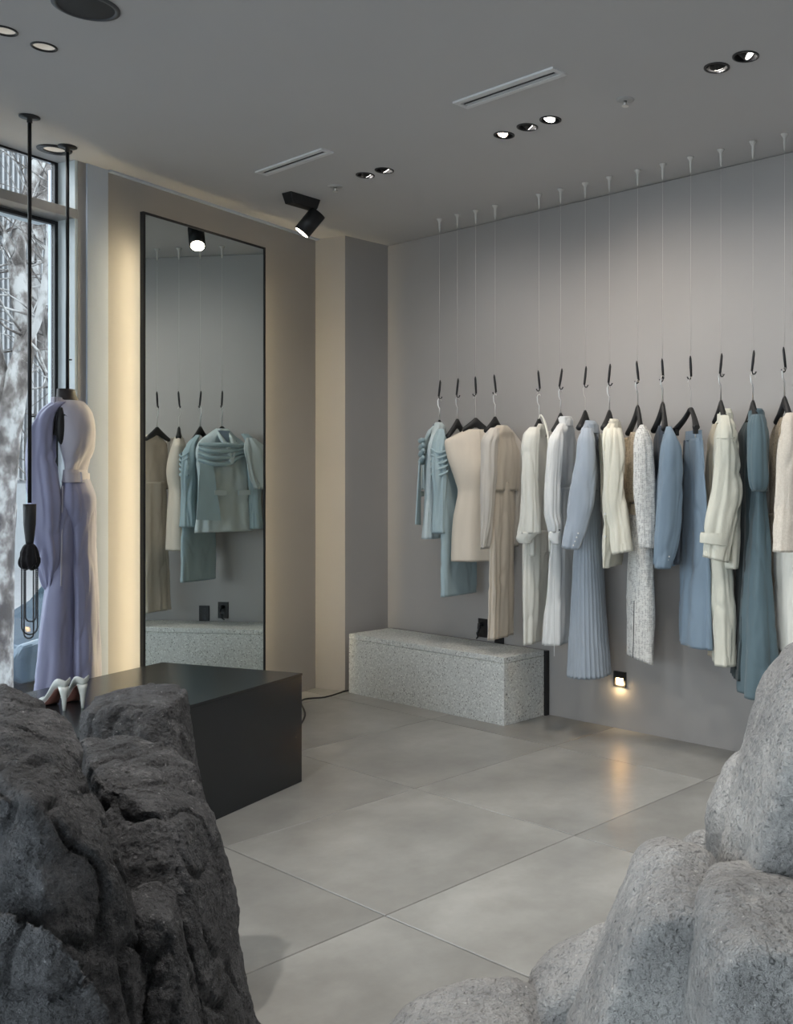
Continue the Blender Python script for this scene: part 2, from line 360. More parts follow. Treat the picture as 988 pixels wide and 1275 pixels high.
# column between the mirror wall and the clothes wall
pA = sn(S_COL, .0); pB = pA+N*.262; pA2 = pA-N*.2; Xc = -5.842
v2 = [(pA2[0], pA2[1]), (pB[0], pB[1]), (Xc+.005, pB[1]+.03), (Xc, WALL_Y+.2), (pA2[0]-.3, WALL_Y+.2)]
vs = [(x, y, z) for z in (-.02, CEIL+.02) for x, y in v2]; n_ = len(v2)
fc = [tuple(range(n_))[::-1], tuple(range(n_, 2*n_))]+[(i, (i+1) % n_, n_+(i+1) % n_, n_+i) for i in range(n_)]
co = mesh_obj('wall_column', vs, fc, M['wall'], smooth=False); tag(co, kind='structure')
wr = box('wall_right', (-6.3, WALL_Y, -.02), (3.3, WALL_Y+.2, CEIL-.004), M['wall_cool']); tag(wr, kind='structure')
we = box('wall_east', (3.1, -3.7, -.02), (3.3, WALL_Y, CEIL), M['wall']); tag(we, kind='structure')
wb = box('wall_back', (-6.0, -3.8, 2.95), (3.3, -3.6, CEIL), M['wall']); tag(wb, kind='structure')
for k, (a_, b2) in enumerate(((-6.0, -3.9), (-.2, .1), (2.9, 3.3))): tag(box('wall_back_pier', (a_, -3.8, -.02), (b2, -3.6, 2.95), M['wall']), kind='structure')
for k, (a_, b2) in enumerate(((-3.9, -.2), (.1, 2.9))):
    w_ = empty('window_%d' % (5+k)); tag(w_, kind='structure')
    for lo_, hi_ in (((a_, -3.72, 0), (a_+.04, -3.67, 2.95)), ((b2-.04, -3.72, 0), (b2, -3.67, 2.95)), ((a_+.04, -3.72, 2.91), (b2-.04, -3.67, 2.95)), ((a_+.04, -3.72, 0), (b2-.04, -3.67, .05))): box('window_frame', lo_, hi_, M['black'], w_)
    box('window_pane', (a_+.04, -3.70, .05), (b2-.04, -3.69, 2.91), M['glass'], w_)
tag(box('pavement', (-8, -20, -.25), (8, -3.8, -.12), plain('shop_front_paving', (.30, .30, .30), .9)), kind='structure')
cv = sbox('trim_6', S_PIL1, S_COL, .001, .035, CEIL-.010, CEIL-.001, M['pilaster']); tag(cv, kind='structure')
# daylight portals at the window openings (guide the sky light; give none of their own)
for (a_, b2) in ((-3.9, -.2), (.1, 2.9)):
    ld = bpy.data.lights.new('daylight_portal', 'AREA'); ld.shape = 'RECTANGLE'; ld.size = b2-a_; ld.size_y = 2.85; ld.cycles.is_portal = True
    lo = link(bpy.data.objects.new('daylight_portal', ld)); lo.location = ((a_+b2)/2, -3.75, 1.48); lo.rotation_euler = Vector((0, 1, 0)).to_track_quat('-Z', 'Z').to_euler()
for k, (s0, s1, z0, z1) in enumerate([(.95, 3.70, .16, 2.88), (-3., .55, .16, 2.88), (.95, 3.7, 2.95, 3.2), (-3, .55, 2.95, 3.2)]):
    ld = bpy.data.lights.new('daylight_portal', 'AREA'); ld.shape = 'RECTANGLE'; ld.size = s1-s0; ld.size_y = z1-z0
    ld.cycles.is_portal = True; lo = bpy.data.objects.new('daylight_portal', ld); link(lo)
    p_ = sn((s0+s1)/2, -.27, (z0+z1)/2); lo.location = tuple(p_)
    lo.rotation_euler = Vector([float(q) for q in N]).to_track_quat('-Z', 'Z').to_euler()

# ---------------------------------------------------------------- ceiling fittings
def spot(p, d, watts, color, size=75, blend=.7, rad=.03):
    ld = bpy.data.lights.new('lamp_beam', 'SPOT'); ld.energy = watts*SPOT_W; ld.color = color; ld.spot_size = radians(size); ld.spot_blend = blend; ld.shadow_soft_size = rad
    o = bpy.data.objects.new('lamp_beam', ld); link(o); o.location = tuple(float(q) for q in p)
    o.rotation_euler = Vector([float(q) for q in d]).to_track_quat('-Z', 'Y').to_euler(); return o
for (x, y, r, d, lens, watts, lab) in LIGHTS:
    g = empty('ceiling_downlight', (x, y, CEIL)); tag(g, lab, 'ceiling light', 'round downlights in the ceiling')
    dim = lens == 'lamp_dim'
    lathe('rim', [(r, .0005), (r, -.004), (r*.84, -.005), (r*.84, .003)], M['black'], g)
    lathe('can', [(r*.85, -.004), (r*.80, .07), (.0005, .07)], M['black_soft'] if not dim else M['white_metal'], g)
    dd = Vector(d).normalized()
    hr = r*.62 if not dim else r*.74
    c0 = Vector((0, 0, .028 if not dim else .03)); L = .026 if not dim else .004
    if not dim: cyl('lamp_head', c0-dd*.03, c0+dd*L, hr, M['black_soft'], g)
    cyl('lens', c0+dd*(L+.0005), c0+dd*(L+.003), hr*.82, M[lens], g)
    if 'wide rimmed' in lab: lathe('outer_rim', [(r*1.35, .0005), (r*1.3, -.006), (r, -.003)], M['black'], g)
    q = Vector((x, y, CEIL))+c0+dd*(L+.02); q.z = min(q.z, CEIL-.006)
    aim = dd if abs(dd.y) > .1 and dd.y > 0 else Vector((0, .15, -1))
    if y > 3.3: aim = Vector((0, .48, -1))
    sp = spot(q, aim, watts, NEUT if lens != 'lamp_warm' else WARM, 125 if y > 3.3 else 100, 1.0)
def sprinkler(x, y, lab):
    g = empty('sprinkler', (x, y, CEIL)); tag(g, lab, 'sprinkler', 'ceiling sprinklers')
    lathe('plate', [(.0005, -.006), (.03, -.006), (.042, -.001), (.042, .001)], M['grey_metal'], g)
    cyl('nozzle', (0, 0, -.004), (0, 0, -.028), .008, M['steel'], g); cyl('deflector', (0, 0, -.028), (0, 0, -.031), .016, M['steel'], g)
sprinkler(-4.908, 3.533, 'small round sprinkler on the ceiling beside the black spotlight'); sprinkler(-2.772, 3.554, 'small round sprinkler on the ceiling right of the longer-looking air vent')
def vent(x0, x1, y0, y1, lab):
    g = empty('ceiling_vent', ((x0+x1)/2, (y0+y1)/2, CEIL)); tag(g, lab, 'air vent', 'slot air vents in the ceiling')
    hx, hy = (x1-x0)/2, (y1-y0)/2; bw = .024
    bm = bmesh.new()
    for sy in (-1, 1): add_box(bm, (0, sy*(hy-bw/2), -.004), (2*hx, bw, .010), bev=.002)
    for sx in (-1, 1): add_box(bm, (sx*(hx-bw/2), 0, -.004), (bw, 2*hy-2*bw, .009), bev=.002)
    bm_obj('frame', bm, M['vent'], g)
    box('slot', (-hx+bw, -hy+bw, -.0015), (hx-bw, hy-bw, .001), M['black_soft'], g)
    for k in (-1, 1):
        bm = bmesh.new(); add_box(bm, (0, k*.012, -.003), (2*hx-2*bw, .005, .005)); bm_obj('vane', bm, M['vent'], g)
vent(-3.40, -2.785, 3.08, 3.172, 'nearer pale slot air vent in the ceiling, above the row of three downlights')
vent(-5.02, -4.40, 3.08, 3.158, 'farther pale slot air vent in the ceiling, near the mirror wall')
g = empty('ceiling_speaker', (-3.755, 1.625, CEIL)); tag(g, 'large round dark grey speaker set in the ceiling at the top edge', 'speaker')
lathe('rim', [(.113, .001), (.113, -.005), (.098, -.009), (.094, -.003)], M['grey_metal'], g); g.children[0].data.materials[0] = plain('speaker_rim_grey', (.07, .075, .085), .4)
lathe('grille', [(.095, -.004), (.06, -.007), (.0005, -.008)], plain('speaker_grille', (.02, .021, .024), .6, bumpy=.6, bscale=700), g)
# track spotlight
g = empty('track_spotlight', (-5.245, 3.53, CEIL), radians(96)); tag(g, 'black cylindrical spotlight on a tapered ceiling base, shining at the mirror wall', 'spotlight')
bm = bmesh.new(); add_box(bm, (0, 0, -.031), (.225, .085, .062), bev=.003, taper=.82); bm_obj('base', bm, M['black_soft'], g)
g2 = empty('tmp')
jp = np.array([.085, 0, -.085]); cyl('joint', (.085, 0, -.05), tuple(jp-np.array([0, 0, .012])), .011, M['black'], g)
bpy.data.objects.remove(g2)
dw = -N*.55-W*.42-U*.92; dw = dw/np.linalg.norm(dw); ca, sa = cos(-radians(96)), sin(-radians(96))
dl = Vector((dw[0]*ca-dw[1]*sa, dw[0]*sa+dw[1]*ca, dw[2])); cc = Vector(jp)+Vector((0, 0, -.035))
lam = cyl('lamp_head', cc-dl*.055, cc+dl*.105, .05, M['black_soft'], g, n=32)
cyl('lens', cc+dl*.1051, cc+dl*.107, .042, M['lamp_warm'], g, n=28)
wp_ = np.array([-5.245, 3.53, CEIL])
ca, sa = cos(radians(96)), sin(radians(96)); q = cc+dl*.125; spot((wp_[0]+q.x*ca-q.y*sa, wp_[1]+q.x*sa+q.y*ca, CEIL+q.z), dw, 1.0, WARM, 70)

# ---------------------------------------------------------------- mirror
MN = .18
_n = [on_plane(*q, N, WALL_N+MN-.02) for q in ((175.7, 263.3), (328, 309))]
g = empty('standing_mirror', sn(4.5, .02, .10), WANG); tag(g, 'tall black framed mirror standing off the wall with light glowing behind it', 'mirror')
s0, s1 = float(_n[0]@W), float(_n[1]@W); hw = (s1-s0)/2; off = (s0+s1)/2-4.5; top = float(_n[0][2]+_n[1][2])/2-.10; fr_ = .013
def gb(name, a, b, mat): # local x along wall, local -y = into room
    return box(name, a, b, mat, g)
bm = bmesh.new(); y0_, y1_ = -(MN-.02), -(MN-.02-.028)
for (xa, xb, za, zb) in ((-hw, -hw+fr_, 0, top), (hw-fr_, hw, 0, top), (-hw+fr_, hw-fr_, top-fr_, top), (-hw+fr_, hw-fr_, 0, fr_)):
    add_box(bm, ((xa+xb)/2+off, (y0_+y1_)/2, (za+zb)/2), (xb-xa, abs(y1_-y0_), zb-za))
bm_obj('frame', bm, M['black'], g)
gb('mirror_glass', (-hw+fr_+off, y0_+.004, fr_), (hw-fr_+off, y0_+.012, top-fr_), M['mirror'])
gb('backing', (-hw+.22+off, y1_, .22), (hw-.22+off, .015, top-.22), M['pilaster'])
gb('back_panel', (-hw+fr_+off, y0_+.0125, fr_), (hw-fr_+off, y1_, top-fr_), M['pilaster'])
for sx in (-1, 1): gb('led_strip', (sx*(hw-.12)+off-.0015, y1_+.02, .10), (sx*(hw-.12)+off+.0015, y1_+.05, top-.16), M['led'])

# ---------------------------------------------------------------- bench, outlets, step light, platform
g = empty('stone_bench', (-5.0, 4.44, 0)); tag(g, 'grey speckled granite block bench against the wall under the clothes', 'bench')
x0, x1, y0, y1, zt = -5.775, -4.254, 4.268, 4.622, .412
box('seat_slab', (x0+5.0, y0-4.44, zt-.035), (x1+5.0, y1-4.44, zt), M['granite'], g, bev=.003)
box('front_slab', (x0+5.0, y0-4.44, .0), (x1+5.0, y0-4.44+.035, zt-.037), M['granite'], g, bev=.002)
box('side_slab', (x1+5.0-.035, y0-4.44+.037, .0), (x1+5.0, y1-4.44, zt-.037), M['granite'], g, bev=.002)
box('core', (x0+5.0, y0-4.44+.036, .0), (x1+5.0-.037, y1-4.44, zt-.038), M['granite'], g)
box('back_plate', (x0+5.0, y1-4.44+.001, 0), (x1+5.0+.014, y1-4.44+.034, zt-.006), M['black'], g)
def outlet(x, z, lab, plug):
    g = empty('wall_outlet', (x, WALL_Y, z)); tag(g, lab, 'outlet', 'black wall outlets above the bench')
    box('plate', (-.042, -.008, -.062), (.042, -.0005, .062), M['black_soft'], g, bev=.002)
    for dz in (-.026, .026): cyl('socket', (0, -.0095, dz), (0, -.007, dz), .017, M['black'], g)
    if plug:
        gp = tube('power_plug', spline([(0, -.012, .026), (0, -.035, .024), (.005, -.045, .0), (-.002, -.05, -.03)]), [.016]*7+[.011]*6+[.007]*6, M['black'], g)
        tube('plug_cord', spline([(-.002, -.05, -.028), (-.014, -.045, -.03), (-.01, -.04, -.055), (-.028, -.035, -.069)]), .005, M['black'], gp)
outlet(-4.841, .493, 'black double outlet with a black plug and cord, left one above the bench', True)
outlet(-4.685, .462, 'black outlet mostly hidden behind the hem of the long beige dress', False)
g = empty('step_light', (-3.67, WALL_Y, .296)); tag(g, 'small square black step light glowing amber low on the clothes wall', 'wall light')
bm = bmesh.new()
for a in ((-.037, 0, .016, .09), (.037, 0, .016, .09)): add_box(bm, (a[0], -.006, a[1]), (a[2], .012, a[3]))
add_box(bm, (0, -.006, .026), (.06, .012, .038)); add_box(bm, (0, -.006, -.039), (.06, .012, .012)); bm_obj('frame', bm, M['black'], g)
box('lens', (-.029, -.005, -.033), (.029, -.001, .007), M['step_glow'], g)
ld = bpy.data.lights.new('step_beam', 'AREA'); ld.size = .05; ld.energy = .5; ld.color = (1, .7, .35); lo = link(bpy.data.objects.new('step_beam', ld)); lo.location = (-3.67, WALL_Y-.02, .283); lo.rotation_euler = (radians(60), 0, 0)
ang = radians(109-90)
g = empty('display_platform', (-4.24, 2.86, 0), ang); tag(g, 'low black satin display platform behind the dark rocks', 'platform')
box('body', (-.871, -2.15, 0), (-.002, -.002, .520), M['platform'], g, bev=.002)
box('top_panel', (-.873, -2.152, .5205), (0, 0, .532), M['platform'], g, bev=.0015)
tag(tube('floor_cable', spline([(-5.0, 3.3, .006), (-5.4, 3.66, .006), tuple(on_floor(376, 872, .006)), tuple(on_floor(405, 868, .006)), tuple(on_floor(425, 862, .006)), (-5.815, 4.262, .006), (-5.81, 4.5, .006)]), .0055, M['black_soft']),
    'black cable lying on the floor between the platform and the bench', 'cable')

# ---------------------------------------------------------------- rocks
def hull_lobe(bm, ring, Zc, dz, shrink=.72, floor_pts=True, dzb=None):
    dzb = dzb or dz; c = np.mean([np.array(q, float) for q in ring], axis=0)
    pts = []
    for (x, y) in ring:
        pts.append(at_depth(x, y, Zc))
        for s, dd in ((shrink, -dz), (shrink, dzb)):
            xx, yy = c[0]+(x-c[0])*s, c[1]+(y-c[1])*s
            p = C0+ray(xx, yy)*Zc + F*dd; pts.append(p)
    vs = []
    for p in pts:
        p = np.array(p); p[2] = max(p[2], .0); vs.append(bm.verts.new(tuple(p)))
    r = bmesh.ops.convex_hull(bm, input=vs)
    junk = [e for e in set(r['geom_interior']+r['geom_unused']) if isinstance(e, bmesh.types.BMVert)]
    bmesh.ops.delete(bm, geom=[v for v in set(junk) if v.is_valid], context='VERTS')
def rock(name, parent, lobes, mat, voxel=.0075, smooth=6, amp=(.03, .010, .004), ridged=False, seed=0, squash=1):
    bm = bmesh.new()
    for lb in lobes:
        if 'pts' in lb:
            vs = []
            for (x, y, Z) in lb['pts']:
                p = at_depth(x, y, Z); p[2] = max(p[2], 0); vs.append(bm.verts.new(tuple(p)))
            r = bmesh.ops.convex_hull(bm, input=vs)
            bmesh.ops.delete(bm, geom=[v for v in set(e for e in r['geom_interior']+r['geom_unused'] if isinstance(e, bmesh.types.BMVert)) if v.is_valid], context='VERTS')
        else: hull_lobe(bm, **lb)
    o = bm_obj(name, bm, mat)
    if smooth > 6:
        r = o.modifiers.new('r0', 'REMESH'); r.mode = 'VOXEL'; r.voxel_size = .018
        s = o.modifiers.new('s0', 'SMOOTH'); s.factor = .8; s.iterations = smooth
    r = o.modifiers.new('r', 'REMESH'); r.mode = 'VOXEL'; r.voxel_size = voxel
    s = o.modifiers.new('s', 'SMOOTH'); s.factor = .8; s.iterations = smooth
    dg = bpy.context.evaluated_depsgraph_get(); me = bpy.data.meshes.new_from_object(o.evaluated_get(dg)); me.name = name
    bpy.data.objects.remove(o)
    n = len(me.vertices); co = np.empty(n*3); me.vertices.foreach_get('co', co); co = co.reshape(-1, 3)
    nr = np.empty(n*3); me.vertices.foreach_get('normal', nr); nr = nr.reshape(-1, 3)
    off = Vector((seed*3.1, seed*1.7, seed*.9)); d = np.empty(n)
    for i in range(n):
        p = Vector(co[i])+off
        a = noise.noise(p*3.2)*amp[0]
        q = Vector((p.x*1.0, p.y*1.0, p.z*.6))
        b = noise.noise(q*11)*amp[1]; c = noise.noise(p*30)*amp[2]+noise.noise(p*62)*amp[2]*.6
        if ridged:
            k = noise.noise(Vector((p.x*4, p.y*4, p.z*1.6))); a += -amp[0]*.7*max(0, .10-abs(k))/.10
            k = noise.noise(q*8.5); b -= amp[1]*1.3*max(0, .10-abs(k))/.10
        d[i] = a+b+c
    co = co+nr*d[:, None]; co[:, 2] = np.maximum(co[:, 2], 0.0)
    me.vertices.foreach_set('co', co.ravel()); me.polygons.foreach_set('use_smooth', [True]*len(me.polygons)); me.update()
    if not me.materials: me.materials.append(mat)
    ob = link(bpy.data.objects.new(name, me), parent); return ob
B = 1420
dk = empty('dark_rock_formation', (0, 0, 0)); tag(dk, 'dark charcoal craggy rock sculpture in the left foreground before the platform', 'rock')
D_ = M['dark_rock']
rock('boulder', dk, [dict(pts=[(-160, 880, 2.2), (-60, 846, 2.2), (2, 857, 2.2), (40, 874, 2.2), (76, 895, 2.2), (98, 910, 2.15), (106, 950, 2.05), (-160, 1010, 1.75), (-40, 985, 1.72), (40, 1000, 1.72), (100, 1040, 1.78), (138, 1050, 1.9),
    (168, 1120, 1.95), (205, 1225, 2.0), (228, 1320, 2.0), (250, B, 2.0), (150, B, 1.72), (20, B, 1.62), (-160, B, 1.62), (-160, B, 2.3), (200, B, 2.3), (170, 1160, 1.85), (60, 1200, 1.66)]),
    dict(pts=[(-160, 1180, 1.62), (-10, 1130, 1.62), (60, 1150, 1.60), (120, 1210, 1.62), (160, 1290, 1.66), (190, B, 1.66), (-160, B, 1.55), (60, B, 1.54), (-160, B, 1.9), (180, B, 1.9)])], D_, amp=(.020, .014, .005), ridged=True, seed=1, smooth=2)
rock('boulder', dk, [dict(pts=[(102, 922, 2.48), (150, 917, 2.5), (205, 926, 2.48), (238, 950, 2.42), (254, 985, 2.36), (258, 1018, 2.25), (118, 968, 2.2), (175, 1000, 2.12), (225, 1024, 2.12), (284, 1092, 2.3), (300, 1165, 2.34), (322, 1240, 2.36), (352, B, 2.36),
    (150, 1110, 2.05), (235, 1150, 2.02), (262, 1290, 2.02), (285, B, 2.02), (150, B, 2.02), (130, B, 2.6), (320, B, 2.6), (110, 1000, 2.5)])], D_, amp=(.014, .011, .005), ridged=True, seed=2, smooth=2)
rock('boulder', dk, [dict(pts=[(98, 912, 2.78), (101, 886, 2.82), (118, 865, 2.90), (150, 857, 2.95), (216, 851, 2.98), (232, 860, 2.93), (112, 888, 2.74), (150, 879, 2.74), (208, 884, 2.76), (242, 915, 2.88), (256, 975, 2.88), (279, 1100, 2.92), (300, 1300, 2.94), (225, 960, 2.68), (100, 1300, 2.62), (225, 1300, 2.62), (110, 1300, 3.0), (290, 1300, 3.05)])], D_, amp=(.008, .008, .004), ridged=True, seed=3, smooth=1)
rock('boulder', dk, [dict(pts=[(162, 1112, 2.05), (188, 1100, 2.05), (216, 1110, 2.05), (170, 1140, 1.92), (214, 1150, 1.92), (238, 1190, 2.0), (262, 1300, 2.0), (285, B, 2.0), (180, B, 1.8), (255, B, 1.85), (170, B, 2.15), (270, B, 2.15)])], D_, amp=(.010, .010, .005), ridged=True, seed=4, smooth=2)
lt = empty('pale_rock_formation', (0, 0, 0)); tag(lt, 'pale grey rounded boulder sculpture in the right foreground', 'rock')
L_ = M['light_rock']
rock('boulder', lt, [dict(ring=[(1060, 760), (1000, 790), (975, 822), (955, 862), (942, 905), (930, 960), (915, 1010), (898, 1060), (888, 1092), (930, 1125), (1000, 1140), (1090, 1140), (1130, 900)], Zc=2.15, dz=.24, shrink=.72), dict(ring=[(940, 1050), (1000, 1020), (1110, 1000), (1160, 1200), (1160, B), (925, B), (930, 1150)], Zc=2.22, dz=.26, shrink=.85)], L_, smooth=9, amp=(.014, .009, .0035), seed=5)
rock('boulder', lt, [dict(ring=[(935, 928), (915, 936), (903, 955), (890, 985), (880, 1012), (882, 1045), (900, 1300), (980, 1320), (995, 1000), (960, 940)], Zc=2.42, dz=.14, shrink=.7)], L_, smooth=9, amp=(.014, .008, .003), seed=6)
rock('boulder', lt, [dict(ring=[(845, 1045), (858, 1032), (880, 1028), (905, 1040), (915, 1290), (868, 1290), (850, 1110)], Zc=2.5, dz=.1, shrink=.7)], L_, smooth=9, amp=(.008, .006, .003), seed=7)
rock('boulder', lt, [dict(ring=[(800, 1062), (830, 1051), (868, 1050), (893, 1060), (900, 1100), (905, 1200), (900, B), (660, B), (690, 1310), (722, 1245), (745, 1205), (765, 1150), (783, 1090)], Zc=2.0, dz=.2, shrink=.76)], L_, smooth=8, amp=(.014, .009, .0035), seed=8)
rock('boulder', lt, [dict(ring=[(868, 1116), (885, 1103), (930, 1098), (1000, 1104), (1110, 1120), (1130, B), (820, B), (846, 1240), (855, 1170)], Zc=1.82, dz=.2, shrink=.78)], L_, smooth=8, amp=(.014, .009, .0035), seed=9)
rock('boulder', lt, [dict(ring=[(648, 1222), (660, 1200), (690, 1178), (730, 1156), (775, 1142), (800, 1180), (800, 1330), (690, 1340), (665, 1270)], Zc=2.2, dz=.16, dzb=.10, shrink=.7)], L_, smooth=9, amp=(.012, .006, .003), seed=10)
rock('boulder', lt, [dict(ring=[(462, 1320), (474, 1276), (500, 1248), (540, 1229), (595, 1217), (645, 1215), (690, 1238), (740, 1310), (720, 1360), (500, 1370)], Zc=2.12, dz=.2, dzb=.08, shrink=.7)], L_, smooth=9, amp=(.012, .007, .003), seed=11)

# ---------------------------------------------------------------- cloth tools
class Frame:
    def __init__(s, X, Y, psi):
        s.o = np.array([X, Y, 0.]); v = np.array([X, Y, 0.]); v /= np.linalg.norm(v); r = np.array([v[1], -v[0], 0])
        s.psi = psi; s.a = -v*cos(psi)-r*sin(psi); s.b = np.array([-s.a[1], s.a[0], 0]); s.ang = atan2(s.a[1], s.a[0])
    def at(s, px, py, xl=0):                                     # local (y, z) where the sight line crosses the plane local x = xl
        p = on_plane(px, py, s.a, s.a@s.o+xl)-s.o; return p@s.b, p[2]
    def aty(s, px, py, yl=0):                                    # local (x, z) on the plane local y = yl
        p = on_plane(px, py, s.b, s.b@s.o+yl)-s.o; return p@s.a, p[2]
def interp(rows, n):
    rows = np.array(rows, float); y = rows[:, 0]; t = np.linspace(0, 1, n); yy = y[0]+(y[-1]-y[0])*t; out = [yy]
    h = np.diff(y)
    for c in range(1, rows.shape[1]):
        v = rows[:, c]; d = np.diff(v)/h; m = np.zeros(len(v)); m[0] = d[0]; m[-1] = d[-1]
        for i in range(1, len(v)-1): m[i] = 0 if d[i-1]*d[i] <= 0 else 2*d[i-1]*d[i]/(d[i-1]+d[i])
        res = []
        for q in yy:
            i = min(max(np.searchsorted(y, q)-1, 0), len(h)-1); u = (q-y[i])/h[i]
            res.append((2*u**3-3*u**2+1)*v[i]+(u**3-2*u**2+u)*h[i]*m[i]+(-2*u**3+3*u**2)*v[i+1]+(u**3-u**2)*h[i]*m[i+1])
        out.append(np.array(res))
    return np.stack(out, 1)
def cloth(name, fr, rows, mat, parent, fold=(.003, .010), k=(5, 9), seed=0, nu=72, nv=None, ex=2.3, captop=True, wr=.004, pleat=0, hem_slope=0, wscale=6, swap=False):
    """rows: (py, pxLeft, pxRight, local x, half depth). Lofted hollow cloth with folds deepening to the hem."""
    nv = nv or max(14, int((rows[-1][0]-rows[0][0])/3.2)); T = interp(rows, nv); V = []; rnd = random.Random(seed); ph = [rnd.uniform(0, 6.28) for _ in range(6)]
    for i, (py, L, Rr, xl, A) in enumerate(T):
        v = i/(nv-1); yl, z = fr.at(L, py, xl); yr, _ = fr.at(Rr, py, xl); cy = (yl+yr)/2; w = (yr-yl)/2; sp, cp = abs(sin(fr.psi)), cos(fr.psi)
        # (at() on the plane local x = xl already measures along local y; take out what the depth adds to the outline)
        B = sqrt(max(w*w-(A*sp/cp)**2, (.35*w)**2)) if sp < .9 else w
        amp = fold[0]+(fold[1]-fold[0])*v**1.3
        for j in range(nu):
            th = 2*pi*j/nu; c, s_ = cos(th), sin(th)
            ex_ = 2/ex; x = A*abs(c)**ex_*(1 if c >= 0 else -1); y = B*abs(s_)**ex_*(1 if s_ >= 0 else -1)
            nx, ny = c/max(A, .01), s_/max(B, .01); ln = sqrt(nx*nx+ny*ny); nx /= ln; ny /= ln
            if pleat: u = (j*pleat/nu) % 1; d = amp*(u*2-1)
            else: d = amp*(.55*sin(k[0]*th+ph[0]+1.2*v)+.45*sin(k[1]*th+ph[1]-1.5*v)+.25*sin((k[0]+k[1])*th+ph[2]+v*3))
            q = Vector((x*wscale+seed, y*wscale, z*wscale*.45)); d += wr*noise.noise(q*1.6)*1.6+wr*.5*noise.noise(q*4.3); kk = noise.noise(Vector((x*11+seed, y*11, z*3.1))); d -= wr*1.5*max(0, .13-abs(kk))/.13
            zz = z+hem_slope*v*(y/max(B, .01))*.5
            V.append((xl+x+nx*d, cy+y+ny*d, zz))
    Fc = [(i*nu+j, i*nu+(j+1) % nu, (i+1)*nu+(j+1) % nu, (i+1)*nu+j) for i in range(nv-1) for j in range(nu)]
    base = (nv-1)*nu; cx, cy_ = np.mean([V[base+j][0] for j in range(nu)]), np.mean([V[base+j][1] for j in range(nu)])
    ni = len(V)
    for j in range(nu):
        x, y, z = V[base+j]; V.append((cx+(x-cx)*.96, cy_+(y-cy_)*.90, z+.004))
    for j in range(nu):
        x, y, z = V[base+j]; V.append((cx+(x-cx)*.95, cy_+(y-cy_)*.86, z+.05))
    for q in (base, ni): Fc += [((q if q == base else ni)+j, (q if q == base else ni)+(j+1) % nu, (ni if q == base else ni+nu)+(j+1) % nu, (ni if q == base else ni+nu)+j) for j in range(nu)]
    if captop:
        cx, cy_ = np.mean([V[j][0] for j in range(nu)]), np.mean([V[j][1] for j in range(nu)]); V.append((cx, cy_, V[0][2]+.002)); c = len(V)-1
        Fc += [((j+1) % nu, j, c) for j in range(nu)]
    # winding: local y to the right, rows going down
    Fc = [f[::-1] for f in Fc]
    o = mesh_obj(name, V, Fc, mat, parent); return o
def disc_px(name, fr, px, py, xl, r, mat, parent, depth=.004, ax=0):
    y, z = fr.at(px, py, xl)
    return cyl(name, (xl-.004, y, z), (xl+depth, y, z), r, mat, parent, n=12)
def strap_px(name, fr, pts, rad, mat, parent, n=8, flat=None):
    P = [(xl, *fr.at(px, py, xl)) for (px, py, xl) in pts]; o = tube(name, spline(P, 5), rad, mat, parent, n); return o
def panel_px(name, fr, pts, mat, parent, th=.004, sub=1):
    """flat cloth piece with real thickness; pts (px, py, local x), polygon order"""
    P = [Vector((xl, *fr.at(px, py, xl))) for (px, py, xl) in pts]; n = len(P)
    nrm = (P[1]-P[0]).cross(P[-1]-P[0]).normalized()*th/2
    V = [p+nrm for p in P]+[p-nrm for p in P]
    Fc = [tuple(range(n)), tuple(range(2*n-1, n-1, -1))]+[(i, n+i, n+(i+1) % n, (i+1) % n) for i in range(n)]
    o = mesh_obj(name, V, Fc, mat, parent, smooth=False); return o
def hanger(fr, lab, grp='black hangers on the wire row', ztop=1.868, span=.10, bendy=.004, drop=.075, thick=1.0, rod=True, steel='steel', clips=False):
    g = empty('clothes_hanger', fr.o, fr.ang); tag(g, lab, 'hanger', grp)
    V = []; n = 25; m = 10
    for i in range(n):
        u = -1+2*i/(n-1); au = abs(u)
        x = u*span; z = ztop-.022-drop*max(0, (au-.10)/.90)**.9; y = -bendy*au**1.8
        hh = (.034*(1-au)+.016*au) if not clips else .014; ht = (.012+.008*au**1.5)*thick
        for j in range(m):
            t_ = 2*pi*j/m; V.append((x, y+ht*cos(t_), z+hh*sin(t_)))
    Fc = [(i*m+j, i*m+(j+1) % m, (i+1)*m+(j+1) % m, (i+1)*m+j) for i in range(n-1) for j in range(m)]
    Fc += [tuple(range(m))[::-1], tuple(range((n-1)*m, n*m))]
    mesh_obj('shoulders', V, [f for f in Fc], M['black_soft'], g)
    tube('hook', [(0, 0, ztop-.01), (0, 0, ztop+.085), (.0, -.004, ztop+.09), (0, -.010, ztop+.105), (0, -.012, ztop+.135), (0, -.006, ztop+.15), (0, .004, ztop+.152), (0, .008, ztop+.142)], (.0036 if steel == 'steel' else .0018), M[steel], g, 8)
    if clips:
        for sx in (-1, 1):
            cl = box('clip', (sx*span*.93-.012, -bendy-.010, ztop-drop-.055), (sx*span*.93+.012, -bendy+.012, ztop-drop-.02), M['black_soft'], g, bev=.003)
            cyl('clip_pin', (sx*span*.93, -bendy, ztop-drop-.075), (sx*span*.93, -bendy, ztop-drop-.05), .003, M['steel'], g)
    return g

